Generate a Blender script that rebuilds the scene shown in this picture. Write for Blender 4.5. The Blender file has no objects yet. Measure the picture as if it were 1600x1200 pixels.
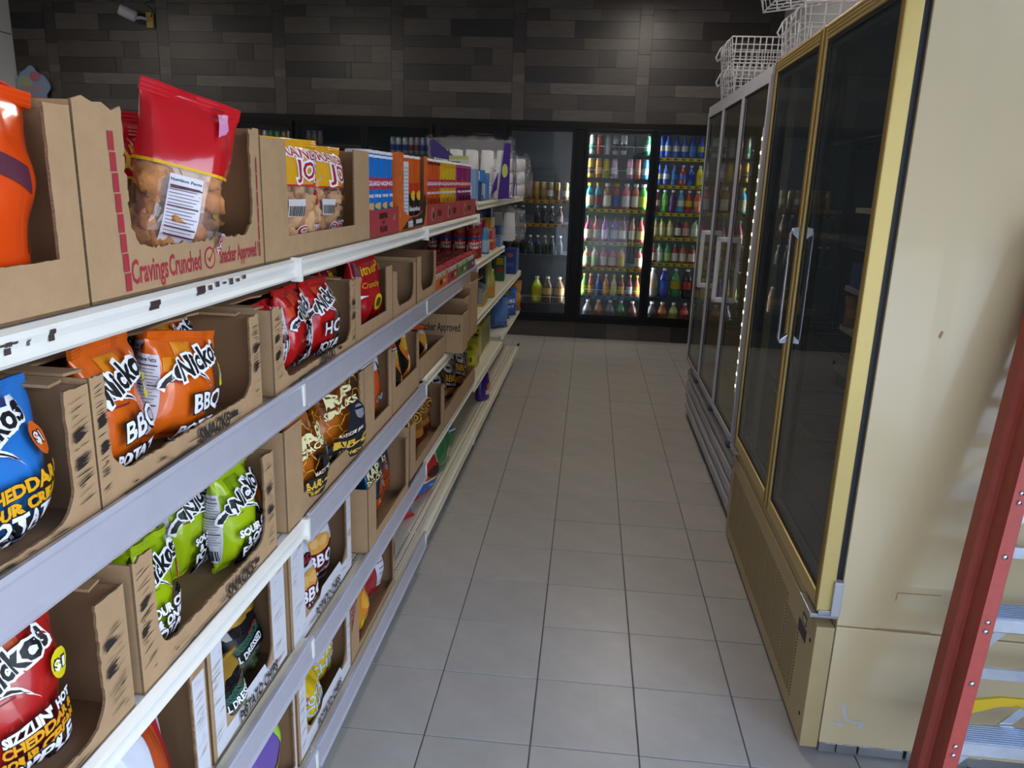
import bpy, bmesh, math, random
from mathutils import Vector, Matrix, noise
S = bpy.context.scene
COL = S.collection
PI = math.pi
R = math.radians

# ------------------------------------------------------------------ camera, sky, lights, exposure
cam_d = bpy.data.cameras.new('camera'); cam = bpy.data.objects.new('camera', cam_d); COL.objects.link(cam)
cam_d.sensor_width = 36.0; cam_d.lens = 36.0 * 1209.09 / 1600.0; cam_d.clip_start = 0.02
_r = Vector((0.99450003, 0.09953591, 0.03259291)); _d = Vector((0.05658888, -0.24878925, -0.9669031))
_f = Vector((-0.08813281, 0.96342956, -0.25305354))
cam.matrix_world = Matrix(((_r.x, -_d.x, -_f.x, 0.38939), (_r.y, -_d.y, -_f.y, -1.86031), (_r.z, -_d.z, -_f.z, 1.54015), (0, 0, 0, 1)))
S.camera = cam
S.view_settings.view_transform = 'Standard'; S.view_settings.look = 'None'
S.view_settings.gamma = 1.0; S.view_settings.use_curve_mapping = False
S.view_settings.exposure = 0.0
S.cycles.use_denoising = True
S.cycles.max_bounces = 8; S.cycles.transparent_max_bounces = 24; S.cycles.caustics_reflective = False; S.cycles.caustics_refractive = False
S.cycles.sample_clamp_indirect = 6.0

W = bpy.data.worlds.new('daylight_sky'); S.world = W; W.use_nodes = True
nt = W.node_tree; nt.nodes.clear()
_o = nt.nodes.new('ShaderNodeOutputWorld'); _b = nt.nodes.new('ShaderNodeBackground')
_g = nt.nodes.new('ShaderNodeTexCoord'); _s = nt.nodes.new('ShaderNodeSeparateXYZ'); _c = nt.nodes.new('ShaderNodeValToRGB')
_c.color_ramp.elements[0].position = 0.0; _c.color_ramp.elements[0].color = (0.86, 0.93, 1.0, 1)
_c.color_ramp.elements[1].position = 0.7; _c.color_ramp.elements[1].color = (0.42, 0.62, 1.0, 1)
nt.links.new(_g.outputs['Generated'], _s.inputs[0]); nt.links.new(_s.outputs['Z'], _c.inputs[0])
nt.links.new(_c.outputs[0], _b.inputs[0]); _b.inputs[1].default_value = 6.6
nt.links.new(_b.outputs[0], _o.inputs[0])

def light(name, kind, loc, rot, energy, color=(1, 1, 1), **kw):
    d = bpy.data.lights.new(name, kind); d.energy = energy; d.color = color
    for k, v in kw.items(): setattr(d, k, v)
    o = bpy.data.objects.new(name, d); o.location = loc; o.rotation_euler = rot; COL.objects.link(o); return o
# daylight enters through the open storefront behind the camera
pt = light('storefront_portal', 'AREA', (0.8, -3.39, 1.33), (R(90), 0, 0), 1, shape='RECTANGLE', size=2.5, size_y=2.65)
pt2 = light('added_window_portal', 'AREA', (2.06, -2.06, 1.45), (R(90), 0, R(90)), 1, shape='RECTANGLE', size=2.62, size_y=2.4)  # added side window, placed so the beige fridge panel mirrors daylight
pt.data.cycles.is_portal = True; pt2.data.cycles.is_portal = True
sun = light('sun', 'SUN', (3, -8, 9), (R(38), 0, R(-150)), 3.0, (1, 0.95, 0.86), angle=R(0.6))

# ------------------------------------------------------------------ materials
def lin(h):
    h = h.lstrip('#'); out = []
    for i in (0, 2, 4):
        c = int(h[i:i + 2], 16) / 255; out.append(c / 12.92 if c <= 0.04045 else ((c + 0.055) / 1.055) ** 2.4)
    return tuple(out) + (1,)
MATS = {}
def mat(name, col='#808080', rough=0.5, metal=0.0, nz=None, bump=0.0, bscale=60.0, rnd=0.0, coat=0.0, emit=0.0, spec=0.5, stretch=None, amt=0.2, trans=0.0):
    """nz: scale of the colour mottling, amt how strong; rnd: brightness change from object to object"""
    if name in MATS: return MATS[name]
    m = bpy.data.materials.new(name); m.use_nodes = True; t = m.node_tree; N = t.nodes; L = t.links
    p = N['Principled BSDF']; c = lin(col) if isinstance(col, str) else col
    p.inputs['Base Color'].default_value = c; p.inputs['Roughness'].default_value = rough; p.inputs['Metallic'].default_value = metal
    p.inputs['Coat Weight'].default_value = coat; p.inputs['Specular IOR Level'].default_value = spec
    if trans: p.inputs['Transmission Weight'].default_value = trans
    if emit: p.inputs['Emission Color'].default_value = c; p.inputs['Emission Strength'].default_value = emit
    m.diffuse_color = c
    if nz or bump or rnd:
        tc = N.new('ShaderNodeTexCoord'); mp = N.new('ShaderNodeMapping'); L.new(tc.outputs['Object'], mp.inputs['Vector'])
        if stretch: mp.inputs['Scale'].default_value = stretch
        src = None
        if nz:
            n = N.new('ShaderNodeTexNoise'); n.inputs['Scale'].default_value = nz; n.inputs['Detail'].default_value = 6; n.inputs['Roughness'].default_value = 0.65
            L.new(mp.outputs[0], n.inputs['Vector'])
            mr = N.new('ShaderNodeMapRange'); mr.inputs[1].default_value = 0.25; mr.inputs[2].default_value = 0.75
            mr.inputs[3].default_value = 1 - amt; mr.inputs[4].default_value = 1 + amt
            L.new(n.outputs[0], mr.inputs[0]); src = mr.outputs[0]
        if rnd:
            oi = N.new('ShaderNodeObjectInfo'); mr2 = N.new('ShaderNodeMapRange')
            mr2.inputs[3].default_value = 1 - rnd; mr2.inputs[4].default_value = 1 + rnd
            L.new(oi.outputs['Random'], mr2.inputs[0])
            if src:
                mu = N.new('ShaderNodeMath'); mu.operation = 'MULTIPLY'; L.new(src, mu.inputs[0]); L.new(mr2.outputs[0], mu.inputs[1]); src = mu.outputs[0]
            else: src = mr2.outputs[0]
        if src:
            vm = N.new('ShaderNodeVectorMath'); vm.operation = 'SCALE'; vm.inputs[0].default_value = c[:3]; L.new(src, vm.inputs['Scale'])
            L.new(vm.outputs[0], p.inputs['Base Color'])
        if bump:
            n2 = N.new('ShaderNodeTexNoise'); n2.inputs['Scale'].default_value = bscale; n2.inputs['Detail'].default_value = 4
            L.new(mp.outputs[0], n2.inputs['Vector']); b = N.new('ShaderNodeBump'); b.inputs['Strength'].default_value = bump; b.inputs['Distance'].default_value = 0.01
            L.new(n2.outputs[0], b.inputs['Height']); L.new(b.outputs[0], p.inputs['Normal'])
    MATS[name] = m
    return m
def film_mat(name, tint, rough=0.03, haze=0.0, hazecol='#ffffff', ior=1.5):
    """clear sheet: passes light straight through and mirrors by Fresnel at its outer face; haze adds a milky share"""
    if name in MATS: return MATS[name]
    m = bpy.data.materials.new(name); m.use_nodes = True; t = m.node_tree; N = t.nodes; L = t.links; N.clear()
    o = N.new('ShaderNodeOutputMaterial'); tr = N.new('ShaderNodeBsdfTransparent'); gl = N.new('ShaderNodeBsdfGlossy'); mx = N.new('ShaderNodeMixShader')
    fr = N.new('ShaderNodeFresnel'); fr.inputs['IOR'].default_value = ior; ge = N.new('ShaderNodeNewGeometry')
    iv = N.new('ShaderNodeMath'); iv.operation = 'SUBTRACT'; iv.inputs[0].default_value = 1.0; L.new(ge.outputs['Backfacing'], iv.inputs[1])
    mu = N.new('ShaderNodeMath'); mu.operation = 'MULTIPLY'; L.new(fr.outputs[0], mu.inputs[0]); L.new(iv.outputs[0], mu.inputs[1])
    tr.inputs[0].default_value = lin(tint); gl.inputs['Roughness'].default_value = rough
    base = tr.outputs[0]
    if haze:
        df = N.new('ShaderNodeBsdfPrincipled'); df.inputs['Base Color'].default_value = lin(hazecol); df.inputs['Roughness'].default_value = 0.3
        m2 = N.new('ShaderNodeMixShader'); m2.inputs[0].default_value = haze; L.new(tr.outputs[0], m2.inputs[1]); L.new(df.outputs[0], m2.inputs[2]); base = m2.outputs[0]
    L.new(mu.outputs[0], mx.inputs[0]); L.new(base, mx.inputs[1]); L.new(gl.outputs[0], mx.inputs[2]); L.new(mx.outputs[0], o.inputs[0])
    MATS[name] = m
    return m
def C(h, rough=0.42): return mat('ink_' + h.lstrip('#') + ('' if rough == 0.42 else '_%d' % (rough * 100)), h, rough, spec=0.3)

CREAM = mat('cream_enamel', '#d9d3bf', 0.38, nz=9, amt=0.05)
LIPWHITE = mat('white_lip', '#ebe8df', 0.3, nz=6, amt=0.03)
LILAC = mat('clear_ticket_plastic', '#b3b1bb', 0.22, coat=0.3, nz=14, amt=0.05)
HOLE = mat('punched_hole', '#15140f', 0.9)
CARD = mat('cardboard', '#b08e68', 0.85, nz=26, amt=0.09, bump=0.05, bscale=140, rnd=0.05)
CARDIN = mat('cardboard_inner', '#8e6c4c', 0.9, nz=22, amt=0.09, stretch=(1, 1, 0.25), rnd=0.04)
CARDEDGE = mat('cardboard_cut_edge', '#7a5f44', 0.9, nz=320, amt=0.5)
INK = mat('black_ink', '#2b2725', 0.7, nz=90, amt=0.3)
WHITEINK = mat('white_print', '#d8d8de', 0.6, nz=30, amt=0.04)
REDINK = mat('red_ink', '#a32b36', 0.7, nz=60, amt=0.12)
BLACKFRAME = mat('black_frame', '#07090d', 0.4, spec=0.25)
GLASS = film_mat('door_glass', '#d9dee0', 0.0, 0.07, '#8f9da4')
GLASSW = film_mat('freezer_glass', '#e2e0d8', 0.0, 0.05, '#c2bba6')
GLASSC = film_mat('cooler_glass', '#eef2f4', 0.0)
CLEAR = film_mat('clear_film', '#fbf6f0', 0.06, 0.05, '#ffffff', 1.7)
MILKY = film_mat('milky_film', '#ffffff', 0.12, 0.14, '#f2f0f6')
GOLD = mat('gold_anodised', '#d2b872', 0.36, 0.45, nz=5, amt=0.03)
BEIGE = mat('beige_enamel', '#d6c197', 0.22, coat=0.5, nz=3, amt=0.03)
BEIGEDULL = mat('beige_grille_paint', '#b5a072', 0.45, nz=10, amt=0.06)
WHITEPAINT = mat('white_fridge_paint', '#b9bac4', 0.35, nz=6, amt=0.03)
CHROME = mat('chrome', '#c8ccd4', 0.12, 1.0)
STEEL = mat('grey_steel', '#a8a8aa', 0.32, 0.8)
DARKIN = mat('dark_liner', '#6b7476', 0.5)
GREYIN = mat('grey_liner', '#b9b6a6', 0.5)
WIRE = mat('white_wire', '#d4d4d8', 0.35)
RUBBER = mat('black_rubber', '#101218', 0.55)
FLRED = mat('red_fibreglass', '#94392a', 0.45, nz=35, amt=0.13, bump=0.05, bscale=150)
FLRED2 = mat('red_fibreglass_lit', '#b1493f', 0.45, nz=60, amt=0.12)  # flange copy of the rail red, daylight on it put into the colour
ALU = mat('aluminium', '#d0d2d6', 0.33, 0.75, nz=20, amt=0.15)
YELLOW = mat('yellow_plastic', '#d6b32c', 0.45)
LED = mat('led_tube', '#f2f6ff', 0.4, emit=34.0)

# ------------------------------------------------------------------ mesh helpers
class B:
    def __init__(s): s.v = []; s.f = []; s.m = []; s.sm = []
    def add(s, vs, fs, mi=0, smooth=False):
        k = len(s.v); s.v += [tuple(p) for p in vs]
        for f in fs: s.f.append(tuple(i + k for i in f)); s.m.append(mi); s.sm.append(smooth)
        return s
    def box(s, x0, x1, y0, y1, z0, z1, mi=0):
        return s.add([(x, y, z) for z in (z0, z1) for y in (y0, y1) for x in (x0, x1)],
                     [(0, 2, 3, 1), (4, 5, 7, 6), (0, 1, 5, 4), (2, 6, 7, 3), (0, 4, 6, 2), (1, 3, 7, 5)], mi)
    def prism(s, poly, axis, a, b, mi=0, caps=True, smooth=False):
        n = len(poly)
        def P(p, t): return (t, p[0], p[1]) if axis == 'x' else ((p[0], t, p[1]) if axis == 'y' else (p[0], p[1], t))
        fs = [(i, (i + 1) % n, n + (i + 1) % n, n + i) for i in range(n)]
        s.add([P(p, a) for p in poly] + [P(p, b) for p in poly], fs, mi, smooth)
        if caps:
            k = len(s.v) - 2 * n
            s.f.append(tuple(range(k + n - 1, k - 1, -1))); s.m.append(mi); s.sm.append(False)
            s.f.append(tuple(range(k + n, k + 2 * n))); s.m.append(mi); s.sm.append(False)
        return s
    def lathe(s, prof, n=16, cx=0, cy=0, mi=0, a0=0, a1=2 * PI, axis='z', smooth=True):
        full = abs(a1 - a0 - 2 * PI) < 1e-6; k = n if full else n + 1; vs = []; fs = []
        for r, z in prof:
            for i in range(k):
                a = a0 + (a1 - a0) * i / n
                x, y = r * math.cos(a), r * math.sin(a)
                vs.append((cx + x, cy + y, z) if axis == 'z' else (z, cx + x, cy + y))
        for j in range(len(prof) - 1):
            for i in range(n):
                i2 = (i + 1) % k
                fs.append((j * k + i, j * k + i2, (j + 1) * k + i2, (j + 1) * k + i))
        return s.add(vs, fs, mi, smooth)
    def tube(s, pts, r, n=6, mi=0):
        pts = [Vector(p) for p in pts]; vs = []; fs = []; up = None
        for i, p in enumerate(pts):
            t = (pts[min(i + 1, len(pts) - 1)] - pts[max(i - 1, 0)]).normalized()
            a = t.orthogonal() if up is None else (up - t * up.dot(t))
            if a.length < 1e-5: a = t.orthogonal()
            a.normalize(); up = a; b = t.cross(a)
            vs += [p + (a * math.cos(2 * PI * k / n) + b * math.sin(2 * PI * k / n)) * r for k in range(n)]
        for j in range(len(pts) - 1):
            for k in range(n): fs.append((j * n + k, j * n + (k + 1) % n, (j + 1) * n + (k + 1) % n, (j + 1) * n + k))
        fs.append(tuple(range(n - 1, -1, -1))); fs.append(tuple(range((len(pts) - 1) * n, len(pts) * n)))
        return s.add(vs, fs, mi, True)
    def mesh(s, name, mats, bevel=0.0):
        me = bpy.data.meshes.new(name); me.from_pydata(s.v, [], s.f)
        for m in (mats if isinstance(mats, (list, tuple)) else [mats]): me.materials.append(m)
        me.polygons.foreach_set('material_index', s.m); me.polygons.foreach_set('use_smooth', s.sm)
        bm = bmesh.new(); bm.from_mesh(me)
        bmesh.ops.recalc_face_normals(bm, faces=bm.faces)
        if bevel:
            bmesh.ops.bevel(bm, geom=[e for e in bm.edges if e.is_manifold and e.calc_face_angle(0) > 0.6], offset=bevel, segments=2, profile=0.6, affect='EDGES', clamp_overlap=True)
        bm.to_mesh(me); bm.free(); me.update()
        return me
    def obj(s, name, mats, parent=None, bevel=0.0): return link(name, s.mesh(name, mats, bevel), parent)
def link(name, me, parent=None):
    o = bpy.data.objects.new(name, me); COL.objects.link(o)
    if parent: o.parent = parent
    return o
def tag(o, label=None, cat=None, group=None, kind=None):
    if label: o['label'] = label
    if cat: o['category'] = cat
    if group: o['group'] = group
    if kind: o['kind'] = kind
    return o
def empty(name, loc=(0, 0, 0), rz=0.0, label=None, cat=None, group=None):
    o = bpy.data.objects.new(name, None); COL.objects.link(o); o.empty_display_size = 0.05
    o.location = loc; o.rotation_euler = (0, 0, rz)
    return tag(o, label, cat, group)
def copy_tree(o, parent=None):
    c = o.copy(); COL.objects.link(c); c.parent = parent
    for ch in list(o.children): copy_tree(ch, c)
    return c

# gondola frame: x towards the aisle (0 = lip plane), y along the run, z up
GA = -math.atan(0.0093)
def gloc(x, y, z):
    c, s = math.cos(GA), math.sin(GA); return (-0.205 + c * x - s * y, s * x + c * y, z)
def put(o, x, y, z, rz=0.0, rx=0.0, ry=0.0):
    o.location = gloc(x, y, z); o.rotation_euler = (rx, ry, GA + rz); return o

# lettering: flat outlines cut fine enough to be laid on curved packs
_tc = {}
def glyphs(txt, size, bold=0.0, shear=0.0, fine=0.0):
    key = (txt, size, bold, shear, fine)
    if key in _tc: return _tc[key]
    c = bpy.data.curves.new('lettering', 'FONT'); c.body = txt; c.size = size; c.offset = bold; c.shear = shear
    c.resolution_u = 2; c.align_x = 'CENTER'; c.align_y = 'CENTER'
    o = bpy.data.objects.new('lettering', c); me = bpy.data.meshes.new_from_object(o)
    bm = bmesh.new(); bm.from_mesh(me); bpy.data.objects.remove(o); bpy.data.curves.remove(c); bpy.data.meshes.remove(me)
    if fine:
        bmesh.ops.triangulate(bm, faces=bm.faces)
        for _ in range(5):
            es = [e for e in bm.edges if e.calc_length() > fine]
            if not es: break
            bmesh.ops.subdivide_edges(bm, edges=es, cuts=1); bmesh.ops.triangulate(bm, faces=bm.faces)
    bm.verts.ensure_lookup_table()
    vs = [(v.co.x, v.co.y) for v in bm.verts]; fs = [tuple(v.index for v in f.verts) for f in bm.faces]; bm.free()
    _tc[key] = (vs, fs); return vs, fs
def polyfine(pts, fine):
    bm = bmesh.new(); vs = [bm.verts.new((p[0], p[1], 0)) for p in pts]
    bm.faces.new(vs); bm.normal_update(); bmesh.ops.triangulate(bm, faces=bm.faces)
    for _ in range(5):
        es = [e for e in bm.edges if e.calc_length() > fine]
        if not es: break
        bmesh.ops.subdivide_edges(bm, edges=es, cuts=1); bmesh.ops.triangulate(bm, faces=bm.faces)
    bm.verts.index_update()
    out = [(v.co.x, v.co.y) for v in bm.verts], [tuple(v.index for v in f.verts) for f in bm.faces]; bm.free(); return out
def artwork(items, place, name='printed_artwork', parent=None, fine=0.010, off0=0.0007, step=0.00028):
    """items: ('t',txt,x,y,size,colour,opts) ('q',x0,y0,x1,y1,colour) ('p',pts,colour) ('e',x,y,rx,ry,colour); place(x, y, off) -> point"""
    vs = []; fs = []; mi = []; mats = []
    def midx(c):
        m = C(c) if isinstance(c, str) else c
        if m not in mats: mats.append(m)
        return mats.index(m)
    def put_(v2, f2, col, off):
        k = len(vs); vs.extend(tuple(place(x, y, off)) for x, y in v2); i = midx(col)
        for f in f2: fs.append(tuple(a + k for a in f)); mi.append(i)
    off = off0
    for it in items:
        if it[0] == 't':
            o = it[6] if len(it) > 6 else {}
            a = R(o.get('rot', 0)); sx = o.get('sx', 1.0); ca, sa = math.cos(a), math.sin(a)
            for lay in ((1, 0) if o.get('out') else (0,)):
                b = o.get('bold', 0.0) + (o.get('ow', 0.09) * it[4] if lay else 0)
                v2, f2 = glyphs(it[1], it[4], b, o.get('shear', 0.0), fine)
                put_([(it[2] + (x * sx) * ca - y * sa, it[3] + (x * sx) * sa + y * ca) for x, y in v2], f2, o['out'] if lay else it[5], off); off += step
            continue
        if it[0] == 'q': pts = [(it[1], it[2]), (it[3], it[2]), (it[3], it[4]), (it[1], it[4])]; col = it[5]
        elif it[0] == 'p': pts = it[1]; col = it[2]
        else:
            n = 20; pts = [(it[1] + it[3] * math.cos(2 * PI * i / n), it[2] + it[4] * math.sin(2 * PI * i / n)) for i in range(n)]; col = it[5]
        v2, f2 = polyfine(pts, fine); put_(v2, f2, col, off); off += step
    me = bpy.data.meshes.new(name); me.from_pydata(vs, [], fs)
    for m in mats: me.materials.append(m)
    me.polygons.foreach_set('material_index', mi)
    return tag(link(name, me, parent), kind='stuff')

# ================================================================== SETTING
T = 0.305
TILE = mat('floor_tile', '#a8a39d', 0.33, nz=7, amt=0.11, rnd=0.035, bump=0.02, bscale=40)
GROUT = mat('grout', '#6f6a64', 0.9, nz=18, amt=0.25)
fl = tag(B().box(-5.8, 2.3, -3.5, 6.9, -0.12, -0.004).obj('floor', GROUT), kind='structure')
rng = random.Random(3)
tm = B().box(0.0022, T - 0.0022, 0.0022, T - 0.0022, -0.012, 0.0).mesh('tile', TILE, 0.0012)
for i in range(-3, 7):
    for j in range(-11, 20):
        if j < -7 and i not in (0, 1, 2, 3): continue
        o = link('tile', tm, fl); o.location = (i * T, j * T, rng.uniform(-0.0006, 0.0004))
WALLW = mat('white_wall_paint', '#e9edf2', 0.6, nz=4, amt=0.03)
CEIL = mat('ceiling_paint', '#8e8e90', 0.8)
tag(B().box(-5.8, 2.3, -3.5, 6.9, 3.25, 3.35).obj('ceiling', CEIL), kind='structure')
wl = tag(B().box(-5.62, -5.5, -3.5, 6.02, -0.004, 3.25).obj('wall_left', WALLW), kind='structure')
B().box(-5.5, -5.494, -3.5, 6.0, 2.80, 2.812).obj('panel_seam', mat('seam_grey', '#8b9097', 0.6), wl)
wr = tag(B().box(2.05, 2.17, -0.75, 6.02, -0.004, 3.25).box(2.05, 2.17, -3.38, -0.75, 2.65, 3.25).box(2.05, 2.17, -3.38, -0.75, -0.004, 0.25).box(2.07, 2.13, -2.1, -2.04, 0.25, 2.65).obj('wall_right', mat('grey_wall_paint', '#a4a6ae', 0.6, nz=4, amt=0.04)), kind='structure')  # near end opened by an added window for the beige panel to mirror
# storefront: open doorway and shop windows the daylight comes through (behind the camera)
wf = B()
wf.box(-5.62, -0.45, -3.5, -3.38, -0.004, 3.25).box(2.05, 2.17, -3.5, -3.38, -0.004, 3.25).box(-0.45, 2.05, -3.5, -3.38, 2.65, 3.25)
for x in (0.35, 1.25): wf.box(x - 0.03, x + 0.03, -3.47, -3.41, -0.004, 2.65)
tag(wf.obj('wall_front', WALLW), kind='structure')
tag(B().box(-30, 40, -40, -3.5, -0.2, -0.06).box(2.17, 40, -3.5, 12, -0.2, -0.06).obj('pavement', mat('pavement', '#b7b0a6', 0.9, nz=1.5, amt=0.15)), kind='structure')

tag(B().box(-40, 30, -26, -24, -0.06, 7.5).obj('wall_sky_blocker', mat('far_render', '#7d7468', 0.9, nz=.6, amt=.2)), kind='structure')  # unseen wall added to cut the low sky mirrored in the cooler glass

# back wall of weathered planks: base panel and each plank
PLK = [mat('plank_%s' % n, c, 0.36, nz=5, amt=0.33, stretch=(1.0, 1.0, 9.0), bump=0.06, bscale=24, rnd=0.07)
       for n, c in (('char', '#232122'), ('dark', '#2f2c2b'), ('umber', '#3d3835'), ('grey', '#4a4542'), ('ash', '#57524f'))]
wb = tag(B().box(-5.62, 2.17, 6.03, 6.14, 2.06, 3.25).box(-5.62, 2.17, 6.03, 6.14, -0.004, 0.19).box(-5.62, -4.19, 6.03, 6.14, .19, 2.06).obj('wall_back', mat('plank_joint', '#141313', 0.8)), kind='structure')
rows = [[(0, .62, 3), (.62, 1.06, 2)], [(0, .22, 1), (.22, .70, 3), (.70, 1.06, 2)], [(0, .46, 3), (.46, 1.06, 0)], [(0, .55, 1), (.55, 1.06, 3)],
        [(0, .70, 2), (.70, .86, 1), (.86, 1.06, 3)], [(0, .60, 0), (.60, .66, 1), (.66, 1.06, 2)], [(0, .25, 2), (.25, 1.06, 4)],
        [(0, .52, 2), (.52, 1.06, 1)], [(0, .28, 1), (.28, .86, 3), (.86, 1.06, 2)], [(0, .4, 2), (.4, 1.06, 1)]]
hs = [.13, .105, .15, .10, .155, .145, .105, .135, .105, .13]
def plank(x0, x1, z0, z1, k):
    d = rng.uniform(0.006, 0.011)
    o = B().box(x0 + .0012 - (x0 + x1) / 2, x1 - .0012 - (x0 + x1) / 2, -d, 0.004, z0 + .0012 - (z0 + z1) / 2, z1 - .0012 - (z0 + z1) / 2).obj('plank', PLK[k], wb)
    o.location = ((x0 + x1) / 2, 6.03, (z0 + z1) / 2)
x = -5.62
pitch = 1.18; x = -2.729 - pitch * 3 + 0.06
while x < 2.1:
    z = 3.25
    for rw, h in zip(rows, hs):
        for a, b, k in rw:
            x0, x1 = max(x + a, -5.5), min(x + b, 2.05)
            if x1 - x0 > 0.02: plank(x0, x1, max(z - h, 2.06), z, k)
        z -= h
    z = 3.25; kk = rng.choice((2, 3))
    for h, k in ((.18, 2), (.34, 1), (.19, 3), (.08, 4), (.40, 3)):
        x0, x1 = max(x + 1.06, -5.5), min(x + pitch, 2.05)
        if x1 - x0 > 0.02: plank(x0, x1, max(z - h, 2.06), z, k)
        z -= h
    x += pitch
x = -5.5
kx = [0.02, 0.30, 0.62, 0.93, 1.27, 1.62, 2.05]
for a, b, k in zip([-1.9, -1.2, -.6] + kx[:-1], [-1.2, -.6, .02] + kx[1:], (1, 0, 2, 2, 1, 3, 2, 0, 0)): plank(a, b, 0.0, 0.17, k)
# ceiling lamps (above the frame); the last is added to brighten the left wall
for i, (lx, ly) in enumerate(((0.85, 4.6), (-2.6, 3.4), (0.5, 1.6), (-2.6, 0.0), (-4.8, 3.6))):
    t_ = empty('ceiling_light', (lx, ly, 3.2), 0, 'fluorescent ceiling light, number %s from the back' % ('one', 'two', 'three', 'four', 'five')[i], 'ceiling light', 'ceiling lights')
    B().box(-.14, .14, -.6, .6, 0.0, .05).obj('housing', WALLW, t_)
    B().box(-.12, .12, -.57, .57, -.02, 0.0).obj('diffuser', mat('lamp_diffuser', '#fff3e2', 0.5, emit=21.0), t_)

# ================================================================== GLASS DOOR FRIDGES ON THE RIGHT
def ring(b, y0, y1, z0, z1, x0, x1, w, wt=None, mi=0):
    wt = wt or w
    b.box(x0, x1, y0, y0 + w, z0, z1, mi).box(x0, x1, y1 - w, y1, z0, z1, mi)
    b.box(x0, x1, y0 + w, y1 - w, z0, z0 + wt, mi).box(x0, x1, y0 + w, y1 - w, z1 - wt, z1, mi); return b
def shell(root, w, d, z0, z1, mo, mi, t=0.05):
    B().box(0, d, 0, t, z0, z1).obj('side_panel', mo, root, 0.003); B().box(0, d, w - t, w, z0, z1).obj('side_panel', mo, root, 0.003)
    B().box(d - t, d, t, w - t, z0, z1).obj('rear_panel', mo, root); B().box(0.0, d - t, t, w - t, z1 - t, z1).obj('roof_panel', mo, root, 0.003)
    b = B(); e = 0.004
    b.box(.03, d - t, t, t + e, z0 + e, z1 - t).box(.03, d - t, w - t - e, w - t, z0 + e, z1 - t).box(d - t - e, d - t, t, w - t, z0 + e, z1 - t)
    b.box(.03, d - t, t, w - t, z0 - .01, z0 + e).box(.03, d - t, t, w - t, z1 - t - e, z1 - t); b.obj('liner', mi, root)

gf = empty('display_fridge', (1.115, 0.08, 0.0), -0.019, 'tall beige fridge with two gold framed glass doors, nearest on the right', 'fridge')
GWd = 1.42
shell(gf, GWd, 0.80, 0.408, 2.03, BEIGE, DARKIN)
B().box(0, .80, 0, GWd, .036, .404).obj('lower_body', BEIGE, gf, 0.004)
pb = B()
for x, w_ in ((0.004, .045), (.052, .055), (.112, .12), (.24, .5)): pb.box(x, x + w_, .004, .03, .004, .033)
pb.obj('plinth_strip', STEEL, gf, 0.002)
B().box(.02, .76, .1, GWd - .1, .0, .036).obj('base_runner', RUBBER, gf)
gb = B().box(-.052, -.003, -.002, GWd, .02, .40).obj('base_grille', BEIGEDULL, gf, 0.003)
lv = B()
for c in range(8):
    y0 = .16 + c * .15
    for k in range(30):
        z = .075 + k * .0088
        if c == 0 and .30 < z < .40: continue
        lv.box(-.0528, -.0515, y0 + .004, y0 + .132, z, z + .0028)
for o in (lv.obj('louvre_slots', mat('louvre_shade', '#7d7152', 0.7), gb),): tag(o, kind='stuff')
dd = B()
for c in range(9):
    for k in range(24): dd.box(-.0529, -.0515, .148 + c * .15, .153 + c * .15, .075 + k * .011, .080 + k * .011)
tag(dd.obj('dimple_rows', HOLE, gb), kind='stuff')
B().box(-.0535, -.052, .075, .155, .30, .335).box(-.0535, -.052, .085, .125, .343, .372).obj('name_badge', C('#241f33'), gb)
B().box(-.0545, -.0535, .085, .115, .350, .366).obj('badge_print', C('#b8ad90'), gb)
for z in (.10, .335): B().lathe([(0, -.0535), (.006, -.053), (.006, -.05)], 8, .035, z, axis='x').obj('screw', HOLE, gb)
B().box(-.05, 0, .045, GWd - .02, .405, .44).obj('door_sill', BEIGEDULL, gf, 0.004)
for n, (y0, y1) in enumerate(((.0, .70), (.712, GWd - .005))):
    dr = ring(B(), y0, y1, .445, 2.03, -.058, -.018, .034, .045).obj('door', GOLD, gf, 0.003)
    lp = B()
    for yy in ((y0 + .010, y0 + .014), (y0 + .022, y0 + .025), (y1 - .025, y1 - .022), (y1 - .014, y1 - .010)): lp.box(-.0595, -.0575, yy[0], yy[1], .45, 2.025)
    for zz in (1.995, 2.006, 2.017): lp.box(-.0595, -.0575, y0 + .036, y1 - .036, zz, zz + .003)
    lp.obj('frame_groove', mat('gold_groove', '#8f713a', 0.4, 0.5), dr)
    ring(B(), y0 + .034, y1 - .034, .49, 1.985, -.052, -.024, .012).obj('pane_seal', RUBBER, dr)
    ring(B(), y0 + .046, y1 - .046, .502, 1.973, -.040, -.030, .016).obj('pane_spacer', mat('spacer_grey', '#8b93a1', 0.35, 0.6), dr)
    B().box(-.050, -.046, y0 + .044, y1 - .044, .50, 1.975).obj('pane', GLASS, dr)
    ring(B(), y0 + .012, y1 - .012, .455, 2.02, -.0175, 0.0, .03).obj('gasket', RUBBER, dr)
hb = B()
hy = .700
hb.tube([(-.062, hy, 1.055), (-.081, hy, 1.047), (-.085, hy, 1.06), (-.085, hy, 1.405), (-.081, hy, 1.42), (-.062, hy, 1.41)], .005, 8)
hb.prism([(-.058, 1.045), (-.081, 1.043), (-.081, 1.055), (-.058, 1.075)], 'y', hy - .012, hy + .012).prism([(-.058, 1.385), (-.081, 1.405), (-.081, 1.425), (-.058, 1.43)], 'y', hy - .012, hy + .012)
hb.obj('door_handle', CHROME, gf, 0.002)
B().box(-.075, .0, -.004, .11, .428, .440).box(-.055, -.01, -.006, .02, .438, .452).obj('hinge_plate', STEEL, gf, 0.002)
B().box(-.024, .0, -.012, .012, .44, .54).obj('hinge_cover', mat('hinge_white', '#b9b9bb', 0.4, 0.3), gf, 0.003)
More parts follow.
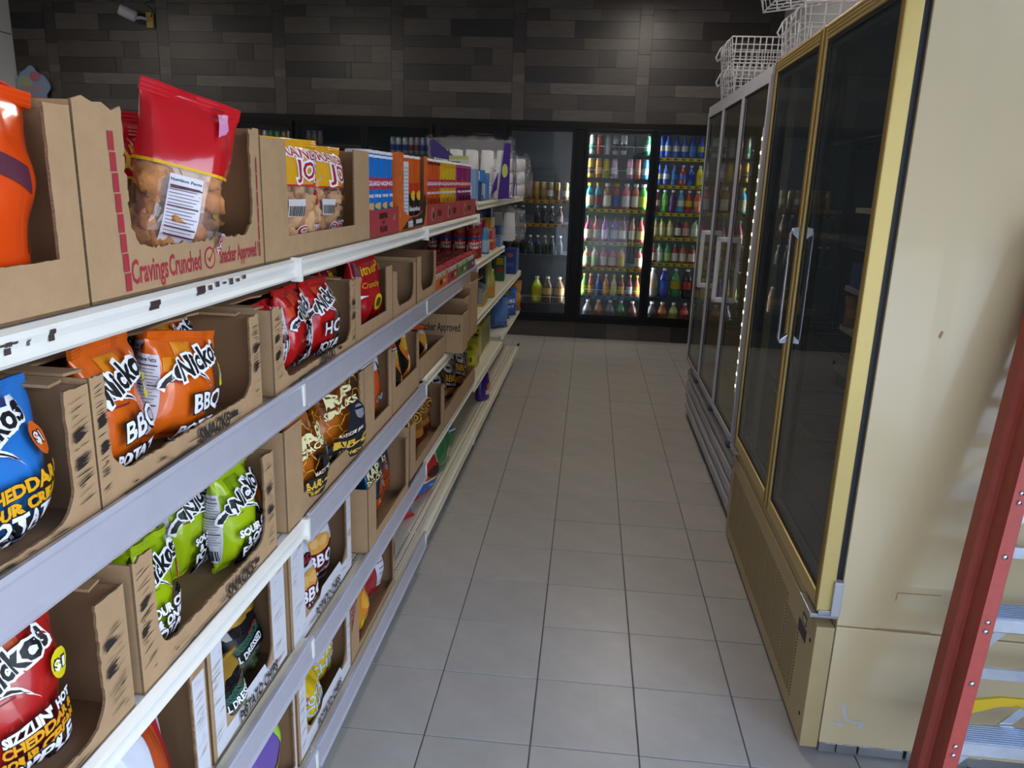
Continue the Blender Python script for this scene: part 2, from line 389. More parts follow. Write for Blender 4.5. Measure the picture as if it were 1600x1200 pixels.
B().box(-.075, -.02, GWd - .12, GWd, .428, .44).obj('hinge_plate', STEEL, gf, 0.002)
for z in (.72, 1.05, 1.38, 1.70):
    sb = B()
    for k in range(12): sb.tube([(.06, .06 + k * .118, z), (.68, .06 + k * .118, z)], .003, 5)
    sb.tube([(.06, .055, z - .004), (.06, GWd - .055, z - .004)], .004, 5); sb.tube([(.66, .055, z - .004), (.66, GWd - .055, z - .004)], .004, 5)
    sb.obj('wire_shelf', mat('dull_wire', '#5b5f61', 0.4, 0.6), gf)
# scuffs and paint losses on the side panel
sc = B()
def scuff(pts): sc.add([(x, -.0012, z) for x, z in pts], [tuple(range(len(pts)))])
for i in range(26):
    x = .02 + i * .016 + rng.uniform(-.004, .004); h_ = rng.uniform(.001, .008) if i % 5 else .003
    if i in (8, 9, 13, 17): continue
    scuff([(x, .037), (x + .017, .037), (x + .015, .037 + h_ * .8), (x + .006, .037 + h_)])
scuff([(.045, .165), (.052, .175), (.056, .160), (.066, .125), (.085, .118), (.112, .116), (.113, .104), (.106, .092), (.096, .092), (.100, .108), (.078, .112), (.06, .118), (.046, .15)])
scuff([(.026, .110), (.044, .108), (.045, .114), (.05, .108), (.066, .096), (.05, .096), (.042, .092), (.042, .102), (.026, .104)])
tag(sc.obj('paint_loss', C('#c3c4c4', .6), gf), kind='stuff')
sc = B()
scuff([(.14, .497), (.141, .520), (.25, .522), (.25, .524), (.139, .522), (.137, .498)])
scuff([(.25, 1.80), (.255, 1.845), (.258, 1.845), (.256, 1.80)]); scuff([(.345, 1.585), (.35, 1.60), (.365, 1.57), (.36, 1.56)])
scuff([(.10, .41), (.24, .411), (.24, .414), (.10, .412)]); scuff([(.13, 1.21), (.135, 1.225), (.14, 1.222), (.135, 1.205)])
tag(sc.obj('scratch', C('#a5805e', .6), gf), kind='stuff')

wf_ = empty('display_freezer', (1.128, 1.612, 0.0), -0.004, 'white upright freezer with three glass doors, beyond the gold framed fridge', 'freezer')
WW = 1.83
shell(wf_, WW, 0.78, 0.39, 2.03, WHITEPAINT, GREYIN)
lb = B().box(0, .78, 0, WW, .02, .388).obj('lower_body', WHITEPAINT, wf_, 0.004)
for k, z in enumerate((.05, .125, .20, .275)):
    B().prism([(-.001, z), (-.014, z + .012), (-.014, z + .05), (-.001, z + .062)], 'y', .012, WW - .012).obj('front_rib', WHITEPAINT, lb)
B().box(-.004, 0, .06, .12, .285, .33).obj('switch_plate', C('#2b2c2e'), lb); B().box(-.003, 0, WW - .10, WW - .04, .31, .35).obj('vent_plate', C('#55585c'), lb)
for n in range(3):
    y0 = .004 + n * .608; y1 = y0 + .603
    dr = ring(B(), y0, y1, .40, 2.0, -.034, -.006, .026, .03).obj('door', WHITEPAINT, wf_, 0.002)
    ring(B(), y0 + .026, y1 - .026, .43, 1.97, -.028, -.010, .010).obj('pane_seal', RUBBER, dr)
    B().box(-.026, -.022, y0 + .03, y1 - .03, .434, 1.966).obj('pane', GLASSW, dr)
    B().box(-.05, .0, y0 - .006, y0 + .05, .380, .398).obj('hinge', mat('dark_hinge', '#3c3d40', 0.4, 0.5), wf_, 0.002)
    if n:
        h = B(); yy = y0 + .03
        h.box(-.085, -.034, yy - .02, yy + .02, 1.275, 1.30).box(-.085, -.034, yy - .02, yy + .02, .965, .99).box(-.085, -.066, yy - .02, yy + .02, .965, 1.30)
        h.obj('door_handle', mat('white_handle', '#d3d3d8', 0.35), dr, 0.005)
B().box(-.03, .05, 0, WW, 2.0, 2.035).obj('top_rail', WHITEPAINT, wf_, 0.003)
for z in (.75, 1.1, 1.42, 1.72):
    sb = B()
    for k in range(14): sb.tube([(.08, .06 + k * .13, z), (.68, .06 + k * .13, z)], .003, 5)
    sb.tube([(.08, .055, z - .004), (.08, WW - .055, z - .004)], .004, 5)
    sb.obj('wire_shelf', mat('dull_wire_light', '#96979a', 0.4, 0.5), wf_)
ls = B().box(-.0205, -.0165, .104, .116, .62, 1.80).obj('light_strip', mat('strip_body', '#f0ecdc', 0.5, emit=0.7), wf_)
for k in range(20):
    B().box(-.0215, -.0200, .104, .116, .645 + k * .058, .658 + k * .058).obj('lamp', mat('strip_lamp', '#fff8dc', 0.4, emit=16.0), ls)

# wire baskets on top of the freezer and the fridge
def basket(lx, wy, h, label, nx=11, ny=7, nz=5):
    t_ = empty('wire_basket', (0, 0, 0), 0, label, 'basket', 'white wire baskets stacked on the fridges'); r = .0033; g = B()
    for k in range(nz):
        z = h * k / (nz - 1); s = .018 * (1 - k / (nz - 1))
        g.tube([(s, s, z), (lx - s, s, z), (lx - s, wy - s, z), (s, wy - s, z), (s, s, z)], r if k < nz - 1 else .004, 5)
    for i in range(nx):
        x = .02 + (lx - .04) * i / (nx - 1)
        g.tube([(x, 0, h), (x, .018, 0), (x, wy - .018, 0), (x, wy, h)], r, 5)
    for i in range(ny):
        y = .02 + (wy - .04) * i / (ny - 1)
        g.tube([(0, y, h), (.018, y, 0), (lx - .018, y, 0), (lx, y, h)], r, 5)
    g.obj('wire_grid', WIRE, t_)
    hd = B().tube([(0, wy * .22, h), (-.012, wy * .22, h - .01), (-.035, wy * .22, h - .06), (-.028, wy * .3, h - .085), (-.028, wy * .7, h - .085), (-.035, wy * .78, h - .06), (-.012, wy * .78, h - .01), (0, wy * .78, h)], .0045, 6)
    hd.obj('handle', WIRE, t_)
    return t_
b1 = basket(.37, .46, .155, 'white wire basket at the bottom of the stack on the far end of the freezer'); b1.location = (1.115, 2.72, 2.045)
b2 = basket(.36, .42, .15, 'white wire basket on top of the stack on the far end of the freezer'); b2.location = (1.10, 2.74, 2.185)
b3 = basket(.50, .44, .24, 'large white wire basket standing at the near end of the freezer', 9, 6, 6); b3.location = (1.215, 1.66, 2.045)
b4 = basket(.46, .40, .16, 'white wire basket tilted on top of the large basket beside the gold fridge', 8, 6, 4); b4.location = (1.09, 1.62, 2.305); b4.rotation_euler = (0, R(-8), 0)

# folded step ladder leaning beside the fridge
ld = empty('step_ladder', (1.245, -0.285, 0.0), 0, 'folded step ladder with red rails and aluminium steps leaning on the beige fridge', 'ladder')
ux, uy, uz = .128, .147, .981; LEN = 1.50
def lpt(s, dx=0, dy=0, side=1): return (dx + ux * s if side == 1 else .62 - ux * s + dx, uy * s + dy, uz * s)
def rail(name, prof, s0, s1, m, side=1):
    b = B(); n = len(prof)
    vs = [lpt(s, (p[0] if side == 1 else -p[0]), p[1], side) for s in (s0, s1) for p in prof]
    b.add(vs, [(i, (i + 1) % n, n + (i + 1) % n, n + i) for i in range(n)] + [tuple(range(n)), tuple(range(n, 2 * n))]); return b.obj(name, m, ld)
chan = [(0, 0), (.032, 0), (.032, .004), (.005, .005), (.002, .012), (.002, .050), (-.004, .060), (-.014, .066), (-.014, .098), (.030, .099), (.030, .104), (-.020, .104), (-.020, .064), (-.010, .056), (-.004, .048), (-.003, .012)]
for side in (1, -1):
    rl = rail('front_rail', chan, .03, LEN, FLRED, side)
    b = B(); pr = [(-.0005, -.0012), (.0305, -.0012), (.0305, .0002), (-.0005, .0002)]
    vs = [lpt(s, p[0] * side, p[1], side) for s in (.035, LEN) for p in pr]
    b.add(vs, [(0, 1, 5, 4), (1, 2, 6, 5), (2, 3, 7, 6), (3, 0, 4, 7), (0, 1, 2, 3), (4, 5, 6, 7)]); b.obj('rail_flange', FLRED2, rl)
    rail('rear_rail', [(.012, .108), (.040, .108), (.040, .138), (.012, .138)], .03, LEN - .1, FLRED, side)
    b = B(); vs = [lpt(s, p[0] * side, p[1], side) for s in (0.002, .06) for p in [(-.013, -.006), (.036, -.006), (.036, .092), (-.013, .092)]]
    b.add(vs, [(0, 1, 5, 4), (1, 2, 6, 5), (2, 3, 7, 6), (3, 0, 4, 7), (0, 1, 2, 3), (4, 5, 6, 7)]); b.obj('foot', YELLOW, ld, 0.003)
STEPS = (.015, .32, .625, .93, 1.235)
for s in STEPS:
    a = Vector(lpt(s, .012, 0)); w_ = .62 - 2 * ux * s - .03
    st = B().prism([(0.004, .0), (.002, -.03), (.006, -.034), (.010, -.006), (.078, -.006), (.078, -.02), (.082, -.02), (.082, .0)], 'x', 0, w_).obj('step', ALU, ld)
    st.location = (a.x, a.y, a.z)
    tr = B()
    for k in range(9): tr.box(.002, w_ - .002, .010 + k * .0078, .013 + k * .0078, -.0002, .0018)
    tr.obj('tread_rib', mat('tread_blue', '#8f9bb0', 0.4, 0.7), st)
    for side, xo in ((1, .015), (-1, -.015)):
        for ds in (-.006, -.028):
            p = lpt(s + ds, xo, 0, side); q = B().lathe([(0, 0), (.0045, .0005), (.006, .003), (.006, .004)], 10); rv = B()
            rv.add([(p[0] + v[0] - a.x, p[1] - .0055 + v[2] - a.y, p[2] + v[1] - a.z) for v in q.v], q.f, 0, True); rv.obj('rivet', CHROME, st)
for s in (.47, .775, 1.08, 1.36):
    p = lpt(s, .015, 0); q = B().lathe([(0, 0), (.005, .0005), (.0065, .003), (.0065, .004)], 10); rv = B()
    rv.add([(p[0] + v[0], p[1] - .0055 + v[2], p[2] + v[1]) for v in q.v], q.f, 0, True); rv.obj('rivet', CHROME, ld)
def bar(name, a, b_, w_, t_, m):
    a, b_ = Vector(a), Vector(b_); u = (b_ - a).normalized(); v = u.cross(Vector((0, 1, 0))).normalized() * w_ / 2; n = Vector((0, t_ / 2, 0))
    return B().add([a + v + n, a - v + n, a - v - n, a + v - n, b_ + v + n, b_ - v + n, b_ - v - n, b_ + v - n], [(0, 1, 5, 4), (1, 2, 6, 5), (2, 3, 7, 6), (3, 0, 4, 7), (0, 1, 2, 3), (4, 5, 6, 7)]).obj(name, m, ld)
for s in (.44, .745, 1.05, 1.34): bar('rear_brace', lpt(s, .02, .10), lpt(s, -.02, .10, -1), .028, .012, ALU)
for s in (.12, .425, .73, 1.035): bar('diagonal_brace', lpt(s + .03, .02, .088), lpt(s + .24, .20, .088), .022, .004, ALU)
bar('top_cap', lpt(LEN, -.02, .04), lpt(LEN, .02, .04, -1), .05, .13, FLRED)
B().prism([(.072, .325), (.105, .352), (.20, .372), (.27, .372), (.27, .352), (.20, .348), (.13, .318), (.075, .292)], 'y', .155, .163).obj('yellow_label', YELLOW, ld)

# ================================================================== WALK-IN COOLER
CX, CY = -1.2, 6.0
ck = empty('walk_in_cooler', (CX, CY, 0), 0, 'long black framed walk-in drinks cooler set in the plank wall', 'cooler')
def cb(x0, x1, y0, y1, z0, z1, b=None): return (b or B()).box(x0 - CX, x1 - CX, y0 - CY, y1 - CY, z0, z1)
GLX = [(-3.95, -3.32), (-3.23, -2.635), (-2.535, -1.905), (-1.835, -1.225), (-1.115, -.495), (-.411, .180), (.341, .928), (1.022, 1.61)]
COOLIN = mat('cooler_inner', '#212427', 0.6)
cb(-4.2, 2.05, 5.985, 6.05, 2.045, 2.115).obj('header_frame', BLACKFRAME, ck, 0.004)
cb(-4.2, 2.05, 5.985, 6.05, .168, .225).obj('sill_frame', BLACKFRAME, ck, 0.004)
ed = [-4.2] + [c for g in GLX for c in g] + [2.05]
for i in range(0, len(ed), 2):
    m = .03; a, b_ = ed[i] + (m if i else 0), ed[i + 1] - (m if i < len(ed) - 2 else 0)
    cb(a, b_, 5.992, 6.07, .225, 2.045).obj('mullion', BLACKFRAME, ck, 0.003)
cb(-4.2, 2.05, 6.80, 6.84, .10, 2.15).obj('rear_wall', COOLIN, ck); cb(-4.2, 2.05, 6.05, 6.82, .09, .118).obj('inner_floor', COOLIN, ck)
cb(-4.2, 2.05, 6.05, 6.82, 2.12, 2.16).obj('inner_ceiling', COOLIN, ck); cb(-4.22, -4.18, 6.05, 6.82, .1, 2.15).obj('end_wall', COOLIN, ck); cb(2.04, 2.06, 6.05, 6.82, .1, 2.15).obj('end_wall', COOLIN, ck)
cb(-.47, -.45, 6.10, 6.80, .118, 2.12).obj('partition', mat('cooler_partition', '#202326', 0.6), ck)
for i, (a, b_) in enumerate(GLX):
    dr = B(); f = .034
    for q in ((a - f, a, .226, 2.055), (b_, b_ + f, .226, 2.055), (a, b_, .226, .260), (a, b_, 2.018, 2.055)): cb(q[0], q[1], 5.958, 5.99, q[2], q[3], dr)
    dr = dr.obj('door', mat('black_door_frame', '#090b10', 0.35, spec=0.25), ck, 0.003)
    cb(a - .002, b_ + .002, 5.972, 5.976, .258, 2.02).obj('pane', GLASSC, dr)
    hx = b_ + .012 if i % 2 == 0 else a - .012
    h = B().tube([(hx - CX, -.04, .95), (hx - CX, -.075, .96), (hx - CX, -.075, 1.3), (hx - CX, -.04, 1.31)], .008, 6); h.obj('handle', BLACKFRAME, dr)
    if i in (6, 7): B().lathe([(0, 0), (.006, .002), (.008, .006)], 8).obj('lock', CHROME, dr).location = (a - .018 - CX, -.046, .86)
LEDD = mat('led_tube_dim', '#f2f6ff', 0.4, emit=14.0)
for x, m in ((.30, LED), (.965, LED), (1.66, LED), (.235, LED)):  # last tube is added, hidden by the frame, to brighten the dim door
    cb(x - .01, x + .01, 6.075, 6.09, .28, 2.02).obj('light_tube', m, ck)
for a, b_ in ((-3.2, -2.66), (-1.8, -1.26), (-.38, .16)): cb(a, b_, 6.08, 6.10, 2.075, 2.09).obj('light_tube', LEDD, ck)
STRIPS = {'y': '#d9c21f', 'o': '#c98a2a', 'b': '#4b93b4', 'k': '#25272a'}
def shelf(di, z, strip, price=True, rail=0.0, y1=6.6):
    a, b_ = GLX[di][0] - .03, GLX[di][1] + .03
    sh = B()
    for k in range(10): yy = 6.10 + (y1 - 6.10) * k / 9; cb(a, b_, yy - .006, yy + .012, z - .012, z - .003, sh)
    cb(a, b_, 6.085, 6.10, z - .016, z - .001, sh); sh = sh.obj('shelf', mat('cooler_shelf', '#5d6064', 0.35, 0.5), ck)
    if strip:
        cb(a, b_, 6.078, 6.084, z - .034, z - .004).obj('price_strip', mat('price_strip_' + strip, STRIPS[strip], 0.45, nz=60, amt=0.08), sh)
        if price:
            n = 8; g = B()
            for k in range(n):
                x0 = a + .03 + (b_ - a - .06) * k / n; cb(x0, x0 + .03, 6.0765, 6.078, z - .028, z - .011, g); cb(x0 + .036, x0 + .046, 6.0765, 6.078, z - .026, z - .016, g)
            tag(g.obj('price_digits', C('#4a4312'), sh), kind='stuff')
    if rail:
        r = B(); 
        r.tube([(a - CX, .082, z + rail), (b_ - CX, .082, z + rail)], .0022, 5)
        for k in range(5): x0 = a + .04 + (b_ - a - .08) * k / 4; r.tube([(x0 - CX, .082, z - .01), (x0 - CX, .082, z + rail)], .0018, 5)
        r.obj('shelf_rail', WIRE, sh)

PROF = {'soda': [(0, 0), (.7, 0), (.92, .02), (1, .08), (.93, .19), (1, .28), (1, .56), (.96, .63), (.74, .74), (.42, .86), (.36, .88), (.36, .91)],
        'juice': [(0, 0), (.9, 0), (1, .03), (1, .22), (.92, .27), (1, .33), (1, .60), (.88, .70), (.52, .80), (.46, .87), (.46, .9)],
        'glass': [(0, 0), (.94, 0), (1, .03), (1, .52), (.9, .60), (.46, .74), (.38, .80), (.36, .92)],
        'can': [(0, 0), (.76, 0), (1, .05), (1, .89), (.84, .96)],
        'jug': [(0, 0), (.75, 0), (.95, .02), (1, .10), (.95, .22), (1, .30), (1, .58), (.92, .66), (.68, .76), (.38, .87), (.30, .90), (.30, .93)]}
CAPZ = {'soda': (.90, 1.0, .45), 'juice': (.88, 1.0, .60), 'glass': (.91, 1.0, .46), 'jug': (.92, 1.0, .38)}
LABZ = {'soda': (.29, .55), 'juice': (.10, .52), 'glass': (.12, .46), 'jug': (.31, .57)}
_dm = {}
def drink(kind, h, r, liq, cap, lab):
    key = (kind, round(h, 3), round(r, 3), liq, cap, lab)
    nm = {'soda': 'soda_bottle', 'juice': 'juice_bottle', 'glass': 'glass_bottle', 'can': 'drink_can', 'jug': 'soda_bottle'}[kind]
    if key in _dm: return copy_tree(_dm[key])
    m = mat('drink_' + liq.lstrip('#') + kind, liq, 0.12 if kind != 'can' else 0.22, 0.0 if kind != 'can' else 0.35, coat=0.5)
    o = B().lathe([(a * r, z * h) for a, z in PROF[kind]], 14).obj(nm, m)
    if kind == 'can':
        B().lathe([(.84 * r, .96 * h), (.86 * r, .985 * h), (.82 * r, h), (.76 * r, .985 * h), (0, .985 * h)], 14).obj('can_lid', STEEL, o)
        if lab: B().lathe([(1.012 * r, .22 * h), (1.012 * r, .55 * h)], 14).obj('print_band', C(lab), o)
    else:
        z0, z1, rr = CAPZ[kind]
        B().lathe([(rr * r, z0 * h), (rr * r, z1 * h - .002), (rr * r * .9, z1 * h), (0, z1 * h)], 12).obj('cap', C(cap), o)
        z0, z1 = LABZ[kind]
        B().lathe([(1.015 * r, z0 * h), (1.015 * r, z1 * h)], 14).obj('label_wrap', C(lab), o)
    _dm[key] = o
    return o
ORD = ['first', 'second', 'third', 'fourth', 'fifth', 'sixth', 'seventh', 'eighth', 'ninth', 'tenth', 'eleventh', 'twelfth']
def hue(h):
    r, g, b_ = [int(h[i:i + 2], 16) for i in (1, 3, 5)]; mx, mn = max(r, g, b_), min(r, g, b_)
    if mx < 60: return 'black'
    if mx - mn < 32: return 'white' if mn > 170 else ('grey' if mx > 90 else 'dark grey')
    import colorsys
    H, s_, v = colorsys.rgb_to_hsv(r / 255, g / 255, b_ / 255); H *= 360
    n = 'red' if H < 14 or H > 345 else 'orange' if H < 36 else 'yellow' if H < 66 else 'green' if H < 165 else 'teal' if H < 195 else 'blue' if H < 255 else 'purple' if H < 310 else 'pink'
    if n == 'orange' and v < .75: n = 'brown'
    if n == 'red' and v < .5: n = 'dark red'
    return n
DNAME = {1: 'second', 2: 'third', 3: 'fourth', 4: 'fifth', 5: 'dim sixth', 6: 'bright seventh', 7: 'rightmost'}
def rowof(di, shn, z, kind, h, r, items, xs=None, y=6.135, strip='y', price=True, rail=0.0, rows=1):
    shelf(di, z, strip, price, rail)
    kn = {'soda': 'soda bottle', 'juice': 'juice bottle', 'glass': 'glass bottle', 'can': 'tall drink can', 'jug': 'big soda bottle'}
    a, b_ = GLX[di]
    for k, it in enumerate(items):
        if it is None: continue
        liq, cap, lab = it; kd = kind
        x = xs[k] if xs else a + .03 + (b_ - a - .06) * k / max(1, len(items) - 1)
        o = drink(kd, h, r, liq, cap, lab); o.location = (x, y + rng.uniform(-.006, .006), z); o.rotation_euler = (0, 0, rng.uniform(0, 6))
        pos = ORD[sum(1 for q in items[:k] if q)]
        tag(o, '%s %s, %s from left on shelf %s, %s cooler door' % (hue(liq), kn[kd], pos, shn, DNAME[di]),
            'can' if kd == 'can' else 'bottle', 'drinks on shelf %s of the %s cooler door' % (shn, DNAME[di]))
wcap, gcap, ycap = '#e8e8ea', '#1f7a3c', '#d8b818'
# bright door
rowof(6, 'one', 1.826, 'can', .184, .033, [('#a9bfa8', '', '#3f7f5a'), ('#b9473e', '', '#8f2a28'), ('#dfe3e6', '', '#b9bec4'), ('#d3d7da', '', '#33363a'), ('#d3d7da', '', '#33363a'), ('#3fa36b', '', '#9cc9ae')],
      [.378, .446, .525, .600, .680, .905], strip='k', price=False, rail=.075)
rowof(6, 'two', 1.602, 'can', .187, .033, [('#c79626', '', '#3a2c10'), ('#d8963a', '', '#e6b25a'), ('#dfd32e', '', '#c2b01c'), ('#d6b2d8', '', '#efe6f0'), ('#e2a4c6', '', '#f2e2ea'), ('#e08a76', '', '#b98a70'), ('#49a0d8', '', '#a9c3d8')],
      [.372, .446, .520, .600, .755, .830, .905], strip='k', price=False, rail=.075)
rowof(6, 'three', 1.309, 'juice', .247, .042, [('#157f92', ycap, '#d9cfa0'), ('#1a7f96', ycap, '#7a2f3a'), ('#8a5a34', wcap, '#e6e0d2'), ('#8e1c22', ycap, '#2b56a2'), ('#c4626e', wcap, '#d9d3d6'), ('#b0552e', wcap, '#ddd6c8'), ('#46a23a', wcap, '#b6cf3a')],
      [.375, .458, .546, .640, .734, .828, .903])
rowof(6, 'four', .987, 'glass', .25, .038, [('#83203a', gcap, '#e2d9b8'), ('#b5302c', gcap, '#e2d8c0'), ('#9a4aa6', gcap, '#d8d4e2'), ('#8a4ab0', gcap, '#cfd0e4'), ('#8a1622', gcap, '#e6e2d2'), ('#b0684a', gcap, '#dcd6bc'), ('#b2453a', gcap, '#d6c060')], [.375, .455, .544, .640, .724, .817, .902])
rowof(6, 'five', .73, 'juice', .203, .040, [('#c8794a', gcap, '#a9c08a'), ('#b8b090', gcap, '#a8c488'), ('#c8606a', gcap, '#e2dcd2'), ('#c8606a', gcap, '#e2dcd2'), ('#d08c22', gcap, '#c2a848'), None, ('#b04a42', gcap, '#d6cfae')], [.380, .460, .547, .637, .722, .8, .902])
rowof(6, 'six', .441, 'glass', .215, .031, [('#58a636', ycap, '#b6c82c'), ('#a54a38', ycap, '#d9b02a'), ('#28489a', ycap, '#2a57a8'), ('#d06f30', ycap, '#e0b43a'), ('#c6b68c', ycap, '#d8cc6a'), ('#8a2a1e', ycap, '#d6b02c'), ('#7a2a3c', ycap, '#c9cbd4'), ('#b0502e', ycap, '#caa02a')],
      [.368, .432, .513, .591, .669, .746, .830, .902], strip='b', rail=.06)
rowof(6, 'seven', .135, 'jug', .255, .050, [('#8f8f8e', wcap, '#55585a'), ('#c07a58', wcap, '#8a4a2c'), ('#77787a', wcap, '#4a4c50'), ('#2c8a48', wcap, '#1d5c30'), ('#6a4838', wcap, '#45302a')], [.416, .527, .645, .755, .872], strip=None)
# rightmost door
rowof(7, 'one', 1.817, 'soda', .198, .034, [('#3c62c4', '#2d4fb0', c) for c in ('#c9c0b0', '#c3ccb0', '#d2d6da', '#cfd2d8', '#3f86c8', '#b2b84a')] + [('#3c62c4', '#2d4fb0', '#c3ccb0'), ('#3c62c4', '#2d4fb0', '#cfd2d8')], [1.045, 1.109, 1.188, 1.267, 1.346, 1.425, 1.50, 1.575])
rowof(7, 'two', 1.558, 'soda', .19, .034, [('#3557a6', '#2d4fb0', '#c8b070'), ('#3557a6', '#2d4fb0', '#b9c2d4'), ('#3557a6', '#2d4fb0', '#3a86c4'), ('#9e1f24', wcap, '#2f66b8'), ('#2b62b8', wcap, '#1f2fa6'), ('#cfc52a', wcap, '#b8ae1e'), ('#cfc52a', wcap, '#b8ae1e')], [1.045, 1.110, 1.190, 1.272, 1.352, 1.436, 1.53])
rowof(7, 'three', 1.294, 'soda', .215, .035, [('#47201e', wcap, '#b8a08a'), ('#4fae38', wcap, '#7ec05a'), ('#4a1c58', wcap, '#5f2f78'), ('#3f8fc4', wcap, '#d2cdb8'), ('#b02222', wcap, '#d8b82a'), ('#d05a2c', wcap, '#d8a888'), ('#d05a2c', wcap, '#d8a888')], [1.040, 1.115, 1.195, 1.272, 1.352, 1.436, 1.53])
rowof(7, 'four', 1.056, 'juice', .176, .034, [('#bfa05e', gcap, '#d6d09a'), ('#bfa45e', gcap, '#d2cc9a'), ('#bda862', gcap, '#c6cc8c'), ('#42291e', gcap, '#cfc8b8'), ('#b8474e', gcap, '#d6b0a8'), ('#9db08c', gcap, '#c2cca8'), ('#9db08c', gcap, '#c2cca8')], [1.040, 1.110, 1.190, 1.268, 1.345, 1.430, 1.53])
rowof(7, 'five', .802, 'juice', .185, .034, [('#8c2c2a', gcap, '#d2bca8'), ('#98b09a', gcap, '#cdd2c0'), ('#4a9a48', gcap, '#a8cc6a'), ('#983a2c', gcap, '#d6cfc0'), ('#b05a3a', gcap, '#d8cbb0'), ('#8a2a28', gcap, '#c9b69a'), ('#8a2a28', gcap, '#c9b69a')], [1.040, 1.105, 1.185, 1.262, 1.340, 1.424, 1.52])
rowof(7, 'six', .452, 'jug', .29, .053, [('#b9b2aa', wcap, '#d8b48c'), ('#2738a4', wcap, '#3465c4'), ('#2f9142', wcap, '#d3b82a'), ('#1f0f0e', wcap, '#b0402c'), ('#7a1420', wcap, '#8a2630')], [1.06, 1.172, 1.289, 1.405, 1.52], strip='k', price=False)
rowof(7, 'seven', .135, 'jug', .262, .052, [('#57585a', wcap, '#38393b'), ('#c0702c', wcap, '#8a4a1c'), ('#c6c668', wcap, '#8f9440'), ('#c23c2c', wcap, '#8a241c'), ('#c23c2c', wcap, '#8a241c')], [1.07, 1.178, 1.29, 1.40, 1.51], strip=None)
# dim door left of the bright one
rowof(5, 'three', 1.374, 'can', .172, .031, [('#b58d48', '', '#9c7738')] * 4 + [('#8d8a5c', '', '#d8d4b8'), ('#a9843f', '', '#5a4a26'), ('#8d8a5c', '', '#d8d4b8')], [-.30, -.224, -.160, -.089, -.019, .051, .134], strip='o', rail=.0)
rowof(5, 'four', 1.142, 'glass', .17, .030, [('#1c1714', wcap, '#3a302a'), ('#1c1714', wcap, '#3a302a'), None, ('#1c1714', wcap, '#4a3028'), ('#2a1c18', wcap, '#4a4644'), ('#2a2422', wcap, '#6a6058'), ('#5c2428', wcap, '#7a6a60')], [-.370, -.292, -.22, -.143, -.072, .005, .089], strip='o')
rowof(5, 'five', .835, 'glass', .185, .031, [('#3a1c18', wcap, '#27382a'), ('#3a1c18', wcap, '#27382a'), ('#20344c', wcap, '#2f3e30'), ('#22344a', wcap, '#2b3a2c'), ('#38362a', wcap, '#2b3a2c'), ('#38362a', wcap, '#2b3a2c'), ('#403a36', wcap, '#3a3a34')], [-.36, -.285, -.205, -.130, -.055, .02, .10], strip=None)
rowof(5, 'six', .344, 'jug', .26, .054, [('#d6d622', wcap, '#c8b418'), ('#6a4c34', wcap, '#c49a5c'), ('#7a5a3c', wcap, '#c89e62')], [-.119, -.007, .112], strip=None, rail=.06)
# far doors seen above the snack shelves
rowof(3, 'one', 1.772, 'can', .165, .030, [('#a9b4cc', '', '#27408f'), ('#c8ccd6', '', '#27408f'), ('#c8ccd6', '', '#27408f'), ('#c2b4c0', '', '#7a2a3c'), ('#b9a4ac', '', '#7a3a4c'), ('#a9b4cc', '', '#27408f'), ('#8fa4d4', '', '#27408f')], [-1.63, -1.57, -1.50, -1.44, -1.38, -1.32, -1.26], strip='k', price=False)
rowof(2, 'one', 1.842, 'can', .13, .028, [('#8a8f9c', '', '#8f6a34'), ('#8a8f9c', '', '#8f6a34'), ('#8a8f9c', '', '#8f6a34')], [-2.50, -2.44, -2.38], strip='k', price=False)
rowof(1, 'one', 1.80, 'can', .165, .030, [('#d0453a', '', '#c8ccd0'), ('#c8ccd0', '', '#a83a30'), ('#2f9a52', '', '#c8ccd0'), ('#2f9a52', '', '#1f7a3c'), ('#b0703a', '', '#c8ccd0'), ('#c8ccd0', '', '#a83a30')], [-3.02, -2.955, -2.89, -2.825, -2.76, -2.695], strip='k', price=False)
rowof(0 + 0, 'one', 1.90, 'can', .15, .030, [('#b9bcc4', '', '#8f9298')] * 3, [-3.55, -3.49, -3.43], strip='k', price=False) if False else None
# security camera with its lead, and the cut-out sign on the plank wall
sc_ = empty('security_camera', (-4.02, 6.02, 2.955), 0, 'small white security camera on a yellowish block high on the plank wall', 'camera')
B().box(-.035, .035, -.03, -.002, -.07, .07).obj('mount_block', C('#b29a52', .6), sc_, 0.004)
B().lathe([(0, -.06), (.03, -.058), (.034, -.03)], 14, 0, .0).obj('base_disc', WHITEPAINT, sc_).rotation_euler = (R(90), 0, 0)
B().tube([(0, -.05, 0), (-.05, -.09, .01), (-.11, -.12, .0)], .016, 8).obj('arm', WHITEPAINT, sc_)
b = B().lathe([(0, 0), (.045, .002), (.052, .02), (.052, .15), (.04, .165), (0, .165)], 16).obj('camera_body', WHITEPAINT, sc_); b.location = (-.09, -.10, .01); b.rotation_euler = (R(68), 0, R(-60))
b = B().lathe([(0, .166), (.036, .167)], 14).obj('lens', RUBBER, sc_); b.location = (-.09, -.10, .01); b.rotation_euler = (R(68), 0, R(-60))
tag(B().tube([(-4.0, 5.985, 2.98), (-3.98, 5.99, 3.05), (-4.06, 5.99, 3.1), (-3.96, 5.99, 3.14), (-4.05, 5.99, 3.2), (-4.1, 5.99, 3.25)], .006, 6).obj('camera_lead', RUBBER), 'black cable looping from the camera up the plank wall', 'cable')
sg = empty('cutout_sign', (-5.33, 6.0, 2.15), 0, 'pastel cut-out sign at the left end of the plank wall', 'sign')
pts = []
for i in range(40):
    a = 2 * PI * i / 40; rr = 1 + .10 * math.sin(5 * a) + .05 * math.sin(9 * a + 1); pts.append((.19 * rr * math.cos(a), .14 + .20 * rr * math.sin(a)))
